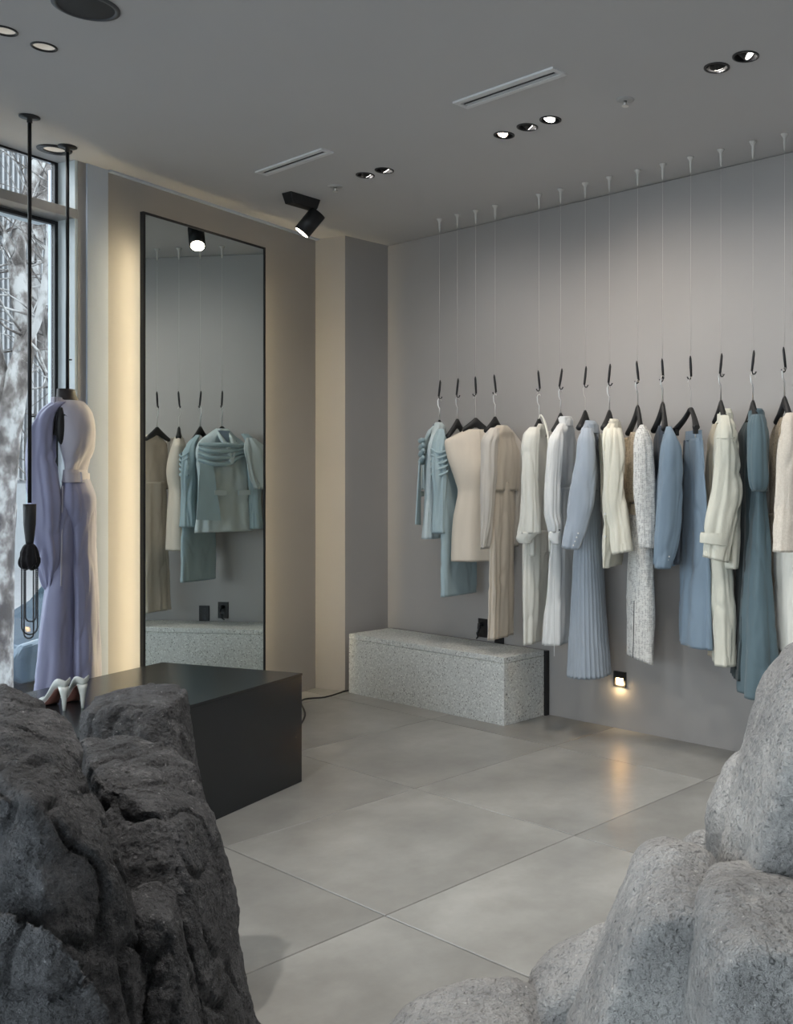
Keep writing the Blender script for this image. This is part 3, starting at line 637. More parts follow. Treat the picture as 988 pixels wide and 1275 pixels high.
XW = [-4.980, -4.808, -4.637, -4.462, -4.088, -3.914, -3.724, -3.545, -3.343, -3.172, -2.988, -2.799, -2.607, -2.426]
YW = 4.398
WHAT = ['the pale blue draped jacket', 'the pale blue skirt', 'the cream sleeveless mini dress', 'the beige dress with cape sleeves', 'the ivory long sleeved dress', 'the white collared shirt', 'the grey blue jacket and pleated skirt',
        'the cream linen jacket', 'the white tweed jacket', 'the steel blue blazer', 'the blue skirt on a clip hanger', 'the natural linen trench coat', 'the dusty teal dress', 'the cream boucle jacket at the right edge']
rnd = random.Random(3)
for i, x in enumerate(XW):
    g = empty('hanging_cable', (x, YW, CEIL), radians(rnd.uniform(-20, 20))); tag(g, 'thin ceiling cable with black snap hook above '+WHAT[i], 'cable', 'ceiling cables with snap hooks')
    lathe('anchor', [(.0005, -.001), (.020, -.001), (.018, -.008), (.010, -.020), (.0075, -.024), (.0065, -.06), (.004, -.085), (.0005, -.088)], M['white_metal'], g, 14)
    tube('cable', [(0, 0, -.08), (0, 0, -1.062)], .0008, M['white_metal'], g, 6)
    tl = rnd.choice((-1, 1))*rnd.uniform(.004, .010)
    hk = tube('snap_hook', [(0, -tl, -1.06), (0, -tl*.9, -1.075), (0, 0, -1.12), (0, tl, -1.168)], [.0025, .0065, .0075, .006], M['black'], g, 10)
    s_ = 1 if tl < 0 else -1
    r_ = R*1.0; la = g.rotation_euler.z; dx, dy = r_[0]*cos(-la)-r_[1]*sin(-la), r_[0]*sin(-la)+r_[1]*cos(-la)
    tube('hook_curl', spline([(0, tl, -1.16), (dx*.004*s_, tl+dy*.004*s_, -1.180), (dx*.014*s_, tl+dy*.014*s_, -1.182), (dx*.022*s_, tl+dy*.022*s_, -1.170)], 4), .0034, M['black'], hk, 8)
    tube('hook_spring', [(dx*.012*s_, tl+dy*.012*s_, -1.176), (dx*.018*s_, tl+dy*.018*s_, -1.200)], .0012, M['steel'], hk, 6)

def piece(name, fr, lab, cat, grp='garments hanging on the wire row'):
    return tag(empty(name, fr.o, fr.ang), lab, cat, grp)
# 1 pale blue draped jacket ------------------------------------------------
f = Frame(XW[0], YW, radians(14)); hanger(f, 'black hanger inside the pale blue draped jacket')
g = piece('draped_jacket', f, 'pale blue draped jacket with gathered sleeve, first garment beside the corner', 'jacket')
cloth('body', f, [(526, 543, 551, 0, .04), (532, 540, 556, 0, .08), (545, 537, 557, 0, .17), (560, 533, 556, 0, .20), (600, 531, 556, 0, .19), (640, 529, 556, 0, .20), (669, 527, 557, 0, .215)], M['sky_blue_light'], g, (.004, .012), seed=1, wr=.006)
for sx, nm in ((1, 1), (-1, 2)):
    xs = .205*sx
    sl_ = cloth('sleeve', f, [(534, 545, 554, xs*.75, .02), (548, 540, 557, xs, .04), (562, 538, 558, xs*1.05, .055), (590, 538, 559, xs*1.08, .055), (625, 540, 557, xs*1.1, .045), (664, 538, 558, xs*1.12, .05)], M['sky_blue'], g, (.003, .006), seed=11+nm, wr=.006)
# gathered bands round the near sleeve and across the front
for k_, yy in enumerate((562, 568, 575, 582, 590)):
    strap_px('gathered_fold', f, [(537, yy-3+k_, .245), (546, yy+2, .268), (555, yy-1, .262), (559, yy-5, .225)], .0075, M['sky_blue'], g)
for k_, (za, zb, zc) in enumerate(((1.74, 1.735, 1.73), (1.71, 1.69, 1.705), (1.675, 1.645, 1.68), (1.63, 1.60, 1.65))):
    tube('front_drape', spline([(.20, -.055, za), (.12, -.095, zb), (.0, -.105, zb+.002), (-.08, -.095, zc), (-.19, -.05, zc+.03)]), [.012]*3+[.017]*15+[.013]*7, M['sky_blue'], g)
cloth('shoulder_scarf', f, [(540, 531, 540, -.16, .03), (560, 526, 538, -.20, .10), (590, 527, 535, -.23, .10), (610, 528, 533, -.25, .08)], M['sky_blue_light'], g, (.003, .012), seed=33)
mesh_obj('front_tail', *(lambda V: (V, [(0, 1, 2, 3), (7, 6, 5, 4), (0, 4, 5, 1), (1, 5, 6, 2), (2, 6, 7, 3), (3, 7, 4, 0)]))([(.20, -.085, 1.60), (.115, -.10, 1.60), (.06, -.115, 1.19), (.235, -.10, 1.20), (.20, -.078, 1.60), (.115, -.093, 1.60), (.06, -.108, 1.19), (.235, -.093, 1.20)]), M['sky_blue'], g, smooth=False)
mesh_obj('neck_lining', [(.045, -.030, 1.845), (-.045, -.030, 1.845), (-.012, -.082, 1.755), (.045, -.024, 1.845), (-.045, -.024, 1.845), (-.012, -.076, 1.755)], [(0, 1, 2), (5, 4, 3), (0, 3, 4, 1), (1, 4, 5, 2), (2, 5, 3, 0)], M['steel_blue'], g, smooth=False)
for sx in (.06, -.12): box('pocket_flap', (sx-.045, -.108, 1.375), (sx+.045, -.098, 1.41), M['sky_blue_light'], g, bev=.002)
for sx in (1, -1): tube('lapel', spline([(.035*sx, .0, 1.85), (.04*sx, -.055, 1.80), (.02*sx-.02, -.10, 1.70), (-.02, -.112, 1.60)], 5), [.009]*5+[.014]*11, M['sky_blue_light'], g)
# 2 skirt -------------------------------------------------------------------
f = Frame(XW[1], YW, radians(38)); hanger(f, 'black hanger with round shoulders over the pale blue skirt', drop=.09)
g = piece('long_skirt', f, 'pale blue straight skirt hanging between the draped jacket and the cream mini dress', 'skirt')
cloth('skirt_panel', f, [(556, 558, 575, 0, .10), (575, 557, 580, 0, .155), (640, 557, 584, 0, .17), (700, 557, 586, 0, .175), (739, 557, 587, 0, .18)], M['sky_blue'], g, (.002, .006), k=(3, 6), seed=2)
cloth('waistband', f, [(552, 559, 574, 0, .10), (557, 558, 575, 0, .103)], M['sky_blue_light'], g, (0, 0), wr=0)
# 3 cream mini dress ----------------------------------------------------------
f = Frame(XW[2], YW, radians(76)); hanger(f, 'black hanger holding the cream sleeveless mini dress', drop=.05, span=.085, bendy=.0, steel='white_metal')
g = piece('mini_dress', f, 'cream sleeveless mini dress facing outward with nipped waist', 'dress')
def frontal(name, fr, rows, mat, parent, dy=.0, fold=(.002, .008), k=(5, 8), seed=0, nu=96, wr=.003, yl=0, captop=True, ex=2.0):
    """cloth seen face on: rows (py, pxLeft, pxRight, half depth); width runs along local x"""
    nv = max(16, int((rows[-1][0]-rows[0][0])/2.6)); T = interp(rows, nv); V = []; rn = random.Random(seed); ph = [rn.uniform(0, 6.28) for _ in range(4)]
    for i, (py, L, Rr, Bd) in enumerate(T):
        v = i/(nv-1); xa, z = fr.aty(L, py, yl); xb, _ = fr.aty(Rr, py, yl); cx = (xa+xb)/2; A = abs(xb-xa)/2
        for j in range(nu):
            th = 2*pi*j/nu; c, s_ = cos(th), sin(th); x = A*abs(c)**(2/ex)*(1 if c >= 0 else -1); y = Bd*abs(s_)**(2/ex)*(1 if s_ >= 0 else -1)
            nx, ny = c/max(A, .01), s_/max(Bd, .01); ln = sqrt(nx*nx+ny*ny)
            amp = fold[0]+(fold[1]-fold[0])*v**1.5; d = amp*(.6*sin(k[0]*th+ph[0])+.4*sin(k[1]*th+ph[1]+v))
            d += wr*1.6*noise.noise(Vector((x*7+seed, y*7, z*3)))
            V.append((cx+x+nx/ln*d, yl+y+ny/ln*d, z))
    Fc = [(i*nu+j, i*nu+(j+1) % nu, (i+1)*nu+(j+1) % nu, (i+1)*nu+j)[::-1] for i in range(nv-1) for j in range(nu)]
    if captop: V.append((np.mean([V[j][0] for j in range(nu)]), yl, V[0][2])); Fc += [(j, (j+1) % nu, len(V)-1) for j in range(nu)]
    b_i = (nv-1)*nu; n0 = len(V); mx_ = np.mean([V[b_i+j][0] for j in range(nu)])
    for j in range(nu): x, y, z = V[b_i+j]; V.append((mx_+(x-mx_)*.97, yl+(y-yl)*.9, z+.02))
    Fc += [(b_i+j, b_i+(j+1) % nu, n0+(j+1) % nu, n0+j)[::-1] for j in range(nu)]
    return mesh_obj(name, V, Fc, mat, parent)
frontal('bodice', f, [(534.5, 582, 611, .028), (538, 574, 622, .036), (544, 562, 633, .045), (549, 554.5, 640, .052), (556, 555, 639, .06), (570, 558, 636, .075), (585, 563, 631, .082), (600, 568, 625, .075), (612, 571, 622, .065), (625, 569, 624, .07), (645, 565, 628, .08), (670, 563, 630, .085), (699, 562, 632, .088)], M['cream_satin'], g, (.001, .006), seed=3)
xq, zq = f.aty(598, 540, .05)
tube('back_seam', [(f.aty(598, 537, .05)[0], .040, 1.80), (f.aty(598, 552, .05)[0], .062, 1.73), (f.aty(598, 600, .05)[0], .080, 1.48)], .0016, M['beige'], g, 6)
# 4 beige dress ------------------------------------------------------------------
f = Frame(XW[3], YW, radians(30)); hanger(f, 'black hanger under the beige caped dress', drop=.06)
g = piece('cape_dress', f, 'long beige dress with short cape bodice and straight sleeve, next to the cream mini dress', 'dress')
cloth('bodice', f, [(530, 619, 632, 0, .045), (536, 614, 638, 0, .09), (546, 611, 643, 0, .15), (565, 611, 647, 0, .175), (590, 612, 645, 0, .175), (611, 613, 642, 0, .17)], M['beige'], g, (.002, .010), k=(5, 8), seed=4)
cloth('skirt', f, [(600, 613, 640, 0, .12), (640, 612, 641, 0, .13), (700, 611, 640, 0, .14), (760, 611, 639, 0, .145), (792, 610, 638, 0, .15)], M['beige'], g, (.004, .012), k=(7, 11), seed=44)
for xs, L in ((.175, -1), (-.175, 1)):
    dx = 0
    cloth('sleeve', f, [(533, 612, 622, xs*.75, .03), (544, 602, 622, xs, .045), (552, 599, 620, xs*1.05, .05), (600, 599, 618, xs*1.1, .052), (650, 599, 614, xs*1.1, .045), (683, 599.5, 609, xs*1.08, .045)] if xs > 0 else
          [(535, 628, 638, xs*.8, .03), (560, 636, 652, xs, .045), (620, 636, 650, xs*1.1, .045), (680, 634, 646, xs*1.1, .04)], M['beige_grey'], g, (.002, .005), seed=46+L)
# 5 ivory dress ---------------------------------------------------------------------
f = Frame(XW[4], YW, radians(20)); hanger(f, 'black hanger inside the ivory long sleeved dress', drop=.07, ztop=1.845)
g = piece('long_dress', f, 'ivory long sleeved dress with a thin neck tie looped over its hanger', 'dress')
cloth('bodice', f, [(528, 668, 677, 0, .04), (536, 662, 680, 0, .09), (548, 659, 682, 0, .17), (600, 660, 685, 0, .18), (690, 662, 684, 0, .17)], M['ivory'], g, (.002, .008), seed=5)
cloth('skirt', f, [(660, 654, 683, 0, .16), (700, 652, 683, 0, .165), (750, 652.5, 683, 0, .17), (797, 653, 682, 0, .175)], M['ivory'], g, (.006, .012), k=(6, 10), seed=51)
for xs in (.175, -.185):
    if xs > 0: sv = [(532, 660, 671, xs*.7, .03), (542, 652, 672, xs, .05), (560, 650, 671, xs*1.05, .055), (610, 650, 671, xs*1.1, .055), (645, 647, 673, xs*1.12, .055), (664, 645, 673, xs*1.12, .05)]
    else: sv = [(538, 676, 686, xs*.8, .03), (560, 676, 688, xs, .045), (640, 674, 687, xs*1.1, .045), (680, 676, 686, xs*1.1, .03)]
    s_o = cloth('sleeve', f, sv, M['ivory'], g, (.002, .007), seed=53, k=(6, 9))
    if xs > 0: cloth('cuff', f, [(662, 645, 671, xs*1.12, .05), (670, 643, 664, xs*1.12, .045), (676, 647, 661, xs*1.12, .035)], M['ivory'], s_o, (.001, .002), seed=54)
strap_px('neck_tie', f, [(669, 530, .03), (673, 517, 0), (678, 524, .02), (683, 545, .12), (685, 590, .17), (684, 640, .18), (685, 687, .18)], [.004]*5+[.005]*5+[.007]*21, M['ivory'], g)
# 6 white shirt + skirt -------------------------------------------------------------------
f = Frame(XW[5], YW, radians(20)); hanger(f, 'black hanger inside the white collared shirt')
g = piece('white_shirt', f, 'white collared shirt with balloon sleeve, long white skirt below it', 'shirt')
cloth('collar', f, [(519, 697, 712, 0, .045), (524, 696, 714, 0, .055), (531, 695, 714, 0, .068)], M['white'], g, (.001, .002), seed=6, captop=False, wr=.001)
cloth('body', f, [(528, 696, 712, 0, .07), (534, 692, 715, 0, .11), (545, 690, 717, 0, .17), (570, 690, 718, 0, .185), (604, 692, 716, 0, .18), (609, 695, 712, 0, .17)], M['white'], g, (.002, .008), seed=61)
for xs in (.185, -.185):
    if xs > 0: sv = [(535, 691, 702, xs*.75, .03), (548, 684, 702, xs, .05), (570, 681, 701, xs*1.05, .06), (610, 679, 699, xs*1.1, .06), (640, 680, 698, xs*1.12, .055), (655, 683, 700, xs*1.12, .045), (663, 685, 699, xs*1.12, .035)]
    else: sv = [(540, 708, 717, xs*.8, .03), (560, 709, 720, xs, .04), (610, 708, 716, xs*1.1, .04), (640, 706, 712, xs*1.1, .03)]
    s_o = cloth('sleeve', f, sv, M['white'], g, (.002, .007), seed=62)
    if xs > 0:
        cloth('cuff', f, [(662, 684, 700, xs*1.12, .038), (669, 683, 699, xs*1.12, .038), (677, 689, 699, xs*1.12, .03)], M['white'], s_o, (.0005, .001), seed=63)
        disc_px('button', f, 689, 653, xs*1.12+.045, .004, M['black_soft'], s_o); disc_px('button', f, 697, 660, xs*1.12+.035, .004, M['black_soft'], s_o)
disc_px('button', f, 695, 534, .10, .006, M['black_soft'], g)
strap_px('drawstring', f, [(691, 680, .20), (690, 740, .20), (690.5, 817, .20)], .0022, M['white'], g)
g = piece('white_skirt', f, 'long white skirt hanging under the white collared shirt', 'skirt')
cloth('skirt_panel', f, [(606, 694, 712, 0, .10), (640, 690, 714, 0, .13), (680, 686, 716, 0, .16), (740, 681, 717, 0, .175), (797, 677.5, 718, 0, .19)], M['white'], g, (.003, .012), k=(6, 9), seed=64)
# 7 jacket + pleated skirt --------------------------------------------------------------------
f = Frame(XW[6], YW, radians(18)); hanger(f, 'black hanger inside the grey blue jacket', steel='white_metal', ztop=1.875)
g = piece('wool_jacket', f, 'pale grey blue wool jacket over a pleated skirt, middle of the row', 'jacket')
cloth('collar', f, [(524, 727, 741, 0, .045), (529, 726, 745, 0, .06), (540, 727, 747, 0, .075)], M['grey_blue'], g, (.001, .001), seed=7, captop=False, wr=.001)
cloth('body', f, [(528, 727, 741, 0, .06), (536, 724, 744, 0, .12), (548, 722, 746, 0, .18), (600, 722, 748, 0, .19), (632, 724, 747, 0, .185)], M['grey_blue'], g, (.002, .006), seed=71)
for xs in (.19, -.19):
    if xs > 0: sv = [(533, 726, 737, xs*.8, .03), (548, 719, 741, xs, .05), (575, 717, 742, xs*1.06, .055), (620, 709, 741, xs*1.12, .055), (650, 705, 734, xs*1.16, .05), (683, 700, 721, xs*1.18, .042)]
    else: sv = [(540, 738, 746, xs*.8, .03), (570, 738, 750, xs, .05), (640, 736, 748, xs*1.1, .04)]
    s_o = cloth('sleeve', f, sv, M['grey_blue'], g, (.001, .003), seed=72, wr=.004, hem_slope=-.01)
    if xs > 0:
        for bx, by in ((720.5, 664), (718.5, 669), (716.5, 674), (714.5, 679)): disc_px('button', f, bx, by, xs*1.18+.04, .0048, M['button'], s_o)
g = piece('pleated_skirt', f, 'grey blue pleated long skirt hanging under the pale wool jacket', 'skirt')
cloth('skirt_panel', f, [(610, 724, 745, 0, .10), (650, 720, 748, 0, .12), (700, 715, 751, 0, .135), (770, 712, 755, 0, .15), (838, 709, 760, 0, .165)], M['grey_blue_pleat'], g, (.003, .012), pleat=26, nu=156, seed=73, hem_slope=.0, wr=.002)
# 8 cream linen jacket -----------------------------------------------------------------------------
f = Frame(XW[7], YW, radians(16)); hanger(f, 'black hanger inside the cream linen jacket')
g = piece('linen_jacket', f, 'cream crinkled linen jacket with buttons down its edge, left of the tweed suit', 'jacket')
cloth('collar', f, [(522, 759, 770, 0, .045), (528, 757, 773, 0, .06), (536, 756, 774, 0, .07)], M['cream_linen'], g, (.001, .002), seed=8, captop=False)
cloth('body', f, [(528, 757, 772, 0, .07), (536, 754, 775, 0, .12), (550, 752, 777, 0, .18), (600, 752, 779, 0, .19), (660, 752, 779, 0, .19), (704, 752, 776, 0, .19)], M['cream_linen'], g, (.003, .008), seed=81, wr=.007)
for xs in (.185, -.185):
    if xs > 0: sv = [(533, 757, 772, xs*.8, .03), (545, 755, 775, xs, .05), (570, 753, 778, xs*1.05, .055), (620, 754, 779, xs*1.1, .055), (650, 757, 783, xs*1.12, .055), (688, 762, 789, xs*1.14, .055)]
    else: sv = [(540, 747, 756, xs*.8, .03), (560, 746, 756, xs, .05), (640, 748, 756, xs*1.1, .04)]
    s_o = cloth('sleeve', f, sv, M['cream_linen'], g, (.003, .006), seed=82, wr=.008, hem_slope=.02)
for by in (563, 588, 613, 640, 668): disc_px('button', f, 754, by, .19, .006, M['button'], g)
# 9 tweed ------------------------------------------------------------------------------------------
f = Frame(XW[8], YW, radians(-20)); hanger(f, 'black hanger showing at the open neck of the white tweed jacket', ztop=1.885, drop=.12, bendy=.02)
g = piece('tweed_jacket', f, 'cropped white tweed jacket with grey flecks, tan inside front', 'jacket')
cloth('front', f, [(538, 785, 795, -.06, .05), (552, 780, 797, -.10, .09), (600, 779, 800, -.10, .10), (625, 779, 802, -.10, .10)], M['tweed_tan'], g, (.001, .004), seed=9)
cloth('body', f, [(531, 797, 804, .02, .05), (540, 793, 808, .03, .10), (560, 791, 813, .05, .14), (625, 792, 815, .05, .14)], M['tweed'], g, (.001, .004), seed=91)
for xs in (.17, -.17):
    if xs > 0: sv = [(529, 797, 803, xs*.8, .03), (540, 792, 809, xs, .05), (556, 790, 813, xs*1.05, .055), (600, 790, 816, xs*1.1, .058), (650, 794, 817, xs*1.12, .052), (683, 797, 817, xs*1.14, .05)]
    else: sv = [(545, 777, 785, xs*.8, .03), (570, 776, 786, xs, .04), (640, 777, 787, xs*1.1, .04)]
    cloth('sleeve', f, sv, M['tweed'] if xs > 0 else M['tweed_tan'], g, (.001, .003), seed=92)
g = piece('tweed_skirt', f, 'long white tweed skirt with a front slit, under the cropped tweed jacket', 'skirt')
cloth('skirt_panel', f, [(640, 785, 808, 0, .10), (656, 784, 810, 0, .12), (700, 782, 814, 0, .15), (760, 780.5, 815, 0, .16), (822, 781, 813, 0, .16)], M['tweed'], g, (.001, .005), k=(3, 5), seed=93, hem_slope=-.03)
cloth('waistband', f, [(628, 786, 806, 0, .095), (641, 785, 808, 0, .10)], M['tweed_tan'], g, (0, 0), wr=.001)
strap_px('slit', f, [(790, 748, .115), (789.5, 785, .12), (788.5, 819, .12)], .0022, M['black_cloth'], g)
# 10 blazer ------------------------------------------------------------------------------------------
f = Frame(XW[9], YW, radians(-17)); hanger(f, 'black hanger at the neck of the steel blue blazer', ztop=1.895, drop=.12, bendy=.02)
g = piece('blazer', f, 'steel blue blazer with pale cuff buttons, right of the tweed suit', 'jacket')
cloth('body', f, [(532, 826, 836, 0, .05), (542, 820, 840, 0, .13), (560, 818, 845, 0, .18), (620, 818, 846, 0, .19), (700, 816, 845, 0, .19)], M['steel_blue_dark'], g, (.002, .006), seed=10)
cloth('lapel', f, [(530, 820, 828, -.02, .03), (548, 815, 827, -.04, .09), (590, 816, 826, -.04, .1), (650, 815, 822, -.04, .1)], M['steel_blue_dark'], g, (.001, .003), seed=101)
cloth('front_panel', f, [(540, 826, 834, .08, .05), (580, 820, 838, .10, .08), (640, 816, 840, .10, .09), (704, 815, 840, .10, .09)], M['steel_blue'], g, (.001, .004), seed=103)
for xs in (.18, -.18):
    if xs > 0: sv = [(531, 830, 836, xs*.8, .03), (545, 826, 843, xs, .05), (560, 823, 849, xs*1.05, .055), (600, 820, 850, xs*1.1, .058), (650, 817, 849, xs*1.14, .052), (690, 815.5, 842, xs*1.16, .045), (708, 816, 836, xs*1.16, .042)]
    else: sv = [(545, 815, 824, xs*.8, .03), (580, 814, 822, xs, .04), (680, 814, 822, xs*1.1, .04)]
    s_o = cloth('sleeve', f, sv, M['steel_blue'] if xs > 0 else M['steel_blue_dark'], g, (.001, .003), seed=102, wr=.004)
    if xs > 0:
        for bx, by in ((833.5, 693), (832, 697), (830.5, 701), (829, 705)): disc_px('button', f, bx, by, xs*1.16+.04, .0042, M['button'], s_o)
# 11 clipped skirt ----------------------------------------------------------------------------------------
f = Frame(XW[10], YW, radians(-26)); hanger(f, 'black clip hanger with both arms bare above the blue skirt', ztop=1.875, drop=.10, span=.125, bendy=.03, thick=1.1, clips=True, steel='white_metal')
g = piece('satin_skirt', f, 'long soft blue skirt clipped to a bare black hanger', 'skirt')
cloth('skirt_panel', f, [(546, 856, 872, .02, .10), (580, 854, 875, .02, .12), (640, 851, 879, .02, .14), (720, 848, 883, .02, .155), (805, 846, 886, .02, .165)], M['denim_blue'], g, (.004, .014), k=(4, 6), seed=110)
cloth('lining', f, [(548, 852, 862, -.07, .05), (600, 850, 862, -.08, .07), (700, 849, 862, -.08, .08)], M['steel_blue_dark'], g, (.001, .004), seed=111)
cloth('waistband', f, [(542, 857, 871, .02, .098), (548, 856, 872, .02, .10)], M['denim_blue'], g, (0, 0), wr=.001)
# 12 trench -----------------------------------------------------------------------------------------------
f = Frame(XW[11], YW, radians(-14)); hanger(f, 'black hanger in the collar of the linen trench coat', ztop=1.885)
g = piece('trench_coat', f, 'natural linen trench coat with strapped cuff and stand collar', 'coat')
cloth('collar', f, [(509, 897, 911, .01, .04), (516, 895, 913, .01, .06), (527, 893, 914, .01, .075)], M['linen'], g, (.001, .003), seed=12, captop=False)
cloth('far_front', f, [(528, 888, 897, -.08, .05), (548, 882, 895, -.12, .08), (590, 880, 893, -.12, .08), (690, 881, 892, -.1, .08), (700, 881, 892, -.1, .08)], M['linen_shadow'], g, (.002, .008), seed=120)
cloth('body', f, [(522, 894, 912, 0, .07), (532, 890, 915, 0, .14), (548, 887, 918, 0, .18), (600, 886, 921, 0, .19), (690, 887, 919, 0, .19), (705, 888, 918, 0, .19)], M['linen'], g, (.003, .008), seed=121, wr=.007)
cloth('trouser_leg', f, [(690, 884, 912, .05, .09), (740, 886, 915, .05, .10), (827, 887, 916, .05, .11)], M['linen'], g, (.004, .010), k=(3, 5), seed=122, wr=.007)
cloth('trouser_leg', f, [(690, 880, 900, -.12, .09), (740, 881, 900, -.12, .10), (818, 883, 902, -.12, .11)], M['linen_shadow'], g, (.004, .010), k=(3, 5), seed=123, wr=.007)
s_o = cloth('sleeve', f, [(517, 896, 910, .14, .03), (530, 893, 912, .18, .05), (546, 892, 916, .195, .06), (580, 890, 922, .20, .065), (610, 887, 923, .205, .065), (645, 880, 917, .21, .06), (697, 873, 907, .215, .06)], M['linen'], g, (.003, .006), seed=124, wr=.008, hem_slope=-.03)
cloth('cuff_strap', f, [(663, 873, 911, .213, .066), (669, 872, 910, .213, .068), (678, 872, 908, .213, .066)], M['linen'], s_o, (.001, .002), seed=125, wr=.003, hem_slope=-.02, captop=False)
strap_px('storm_flap', f, [(893, 545, .22), (904, 545.5, .255), (915, 545, .24)], .0028, M['linen'], g)
# 13 teal ----------------------------------------------------------------------------------------------------
f = Frame(XW[12], YW, radians(-12)); hanger(f, 'black hanger in the neck of the dusty teal dress', ztop=1.875)
g = piece('teal_dress', f, 'long dusty teal dress with short puffed sleeve, near the right edge', 'dress')
cloth('collar', f, [(509, 937, 950, 0, .04), (515, 935, 953, 0, .06), (524, 932, 953, 0, .07)], M['teal'], g, (.001, .002), seed=13, captop=False)
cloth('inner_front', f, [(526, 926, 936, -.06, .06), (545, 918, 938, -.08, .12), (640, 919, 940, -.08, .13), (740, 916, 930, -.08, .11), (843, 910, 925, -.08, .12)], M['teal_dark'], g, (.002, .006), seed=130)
cloth('bodice', f, [(517, 934, 952, 0, .06), (528, 931, 955, 0, .12), (545, 930, 957, 0, .17), (612, 933, 955, 0, .15)], M['teal'], g, (.002, .006), seed=131)
cloth('sleeve', f, [(516, 937, 951, .13, .03), (530, 932, 955, .165, .05), (560, 931, 957, .19, .065), (590, 932, 957, .20, .065), (605, 934, 956, .20, .055), (612, 938, 951, .20, .04)], M['teal'], g, (.003, .004), seed=132, wr=.006)
cloth('skirt', f, [(600, 933, 954, .04, .10), (660, 930, 957, .04, .12), (740, 925, 962, .04, .15), (800, 922, 967, .04, .17), (863, 919, 972, .04, .185)], M['teal'], g, (.004, .016), k=(4, 7), seed=133)
# 14 boucle ----------------------------------------------------------------------------------------------------
f = Frame(XW[13], YW, radians(-20)); hanger(f, 'black hanger in the open neck of the cream boucle jacket', ztop=1.885, drop=.09)
g = piece('boucle_jacket', f, 'cream boucle jacket with tan open front, cut by the right edge', 'jacket')
cloth('front', f, [(520, 968, 975, -.06, .04), (545, 959, 976, -.10, .09), (580, 958, 978, -.10, .10), (640, 959, 978, -.10, .10), (690, 960, 978, -.10, .10)], M['boucle_tan'], g, (.001, .005), seed=14)
cloth('body', f, [(518, 976, 992, .02, .06), (530, 972, 998, .03, .13), (560, 970, 1002, .04, .16), (685, 968, 1004, .04, .17)], M['boucle'], g, (.001, .005), seed=141)
cloth('sleeve', f, [(514, 979, 991, .14, .03), (525, 974, 997, .17, .05), (560, 969, 1003, .19, .06), (620, 966, 1004, .20, .06), (687, 963, 1000, .21, .055)], M['boucle'], g, (.001, .003), seed=142)
g = piece('boucle_skirt', f, 'long cream skirt below the boucle jacket, cut by the right edge', 'skirt')
cloth('skirt_panel', f, [(640, 967, 994, .02, .12), (700, 965, 998, .02, .15), (760, 966, 1002, .02, .16), (812, 967, 1004, .02, .16)], M['ivory'], g, (.003, .009), seed=143)
cloth('lining', f, [(640, 957, 972, -.12, .08), (740, 958, 972, -.12, .09), (806, 960, 973, -.12, .09)], M['boucle_tan'], g, (.002, .006), seed=144)

# ---------------------------------------------------------------- lavender outfit on a suspended bust
def rod(x, y, zb, lab, stop):
    g = empty('hanging_rod', (x, y, CEIL)); tag(g, lab, 'rod', 'thin black rods hanging by the window')
    lathe('ceiling_plate', [(.0005, -.001), (.045, -.001), (.045, -.006), (.012, -.010), (.012, -.03), (.0005, -.03)], M['black'], g, 24)
    cyl('rod_bar', (0, 0, -.008), (0, 0, zb-CEIL), .0085, M['black'], g, n=12)
    cyl('set_screw', (0, 0, stop-CEIL), tuple(np.array([0, 0, stop-CEIL])+R*.022), .004, M['black'], g, n=8)
    return g
MX, MY = -5.40, 2.245
rod(MX, MY, 1.93, 'black rod holding the lavender dressed bust form', 2.10)
f = Frame(MX, MY, radians(18))
b = piece('bust_form', f, 'headless dark bust form wearing the lavender outfit by the window', 'mannequin', 'window mannequin'); del b['group']
cloth('torso', f, [(484.5, 71, 93, 0, .05), (490, 70.5, 94, 0, .052), (497, 70, 98, 0, .06), (503, 71, 102, 0, .08), (515, 73, 106, 0, .11), (540, 78, 108, 0, .11), (570, 85, 104, 0, .09), (600, 88, 102, 0, .08)], plain('dark_bust', (.02, .014, .015), .5), b, (0, 0), wr=0)
cyl('arm_cap', (.135, f.at(73, 528, .13)[0], f.at(73, 528, .13)[1]), (.15, f.at(73, 528, .13)[0], f.at(73, 528, .13)[1]), .06, M['black_soft'], b)
o_ = b.children[-1]
g = piece('lavender_blouse', f, 'sleeveless lavender blouse with a long draped shoulder panel on the bust form', 'blouse'); del g['group']
cloth('bodice', f, [(499, 72, 104, 0, .075), (505, 67, 110, 0, .12), (514, 66, 115, 0, .145), (535, 70, 119, 0, .155), (555, 74, 118, 0, .15), (572, 78, 112, 0, .135), (585, 80, 107.5, 0, .125), (592, 81, 107.5, 0, .125)], M['lavender_pale'], g, (.001, .005), seed=150, k=(3, 6))
y_, z_ = f.at(73, 530, .16)
bm = bmesh.new(); bmesh.ops.create_uvsphere(bm, u_segments=20, v_segments=12, radius=1, matrix=Matrix.Translation((.135, y_+.005, z_)) @ Matrix.Diagonal((.035, .024, .095, 1))); bm_obj('armhole', bm, M['black_soft'], g, True)
cloth('shoulder_drape', f, [(500, 64, 82, .10, .03), (508, 52, 73, .13, .05), (520, 43, 69, .14, .07), (540, 37.5, 68, .15, .08), (600, 36, 74, .155, .08), (650, 38, 76, .16, .075), (690, 44, 77, .16, .06), (712, 52, 71, .16, .04), (734, 59, 62, .16, .010)], M['lavender'], g, (.006, .012), k=(3, 7), seed=151, wr=.006)
cloth('shoulder_knot', f, [(497, 68, 80, .08, .03), (501, 64, 82, .09, .04), (507, 62, 78, .10, .04)], M['lavender_pale'], g, (.002, .004), seed=152)
g = piece('lavender_trousers', f, 'wide lavender trousers with a belted waist reaching the platform edge', 'trousers'); del g['group']
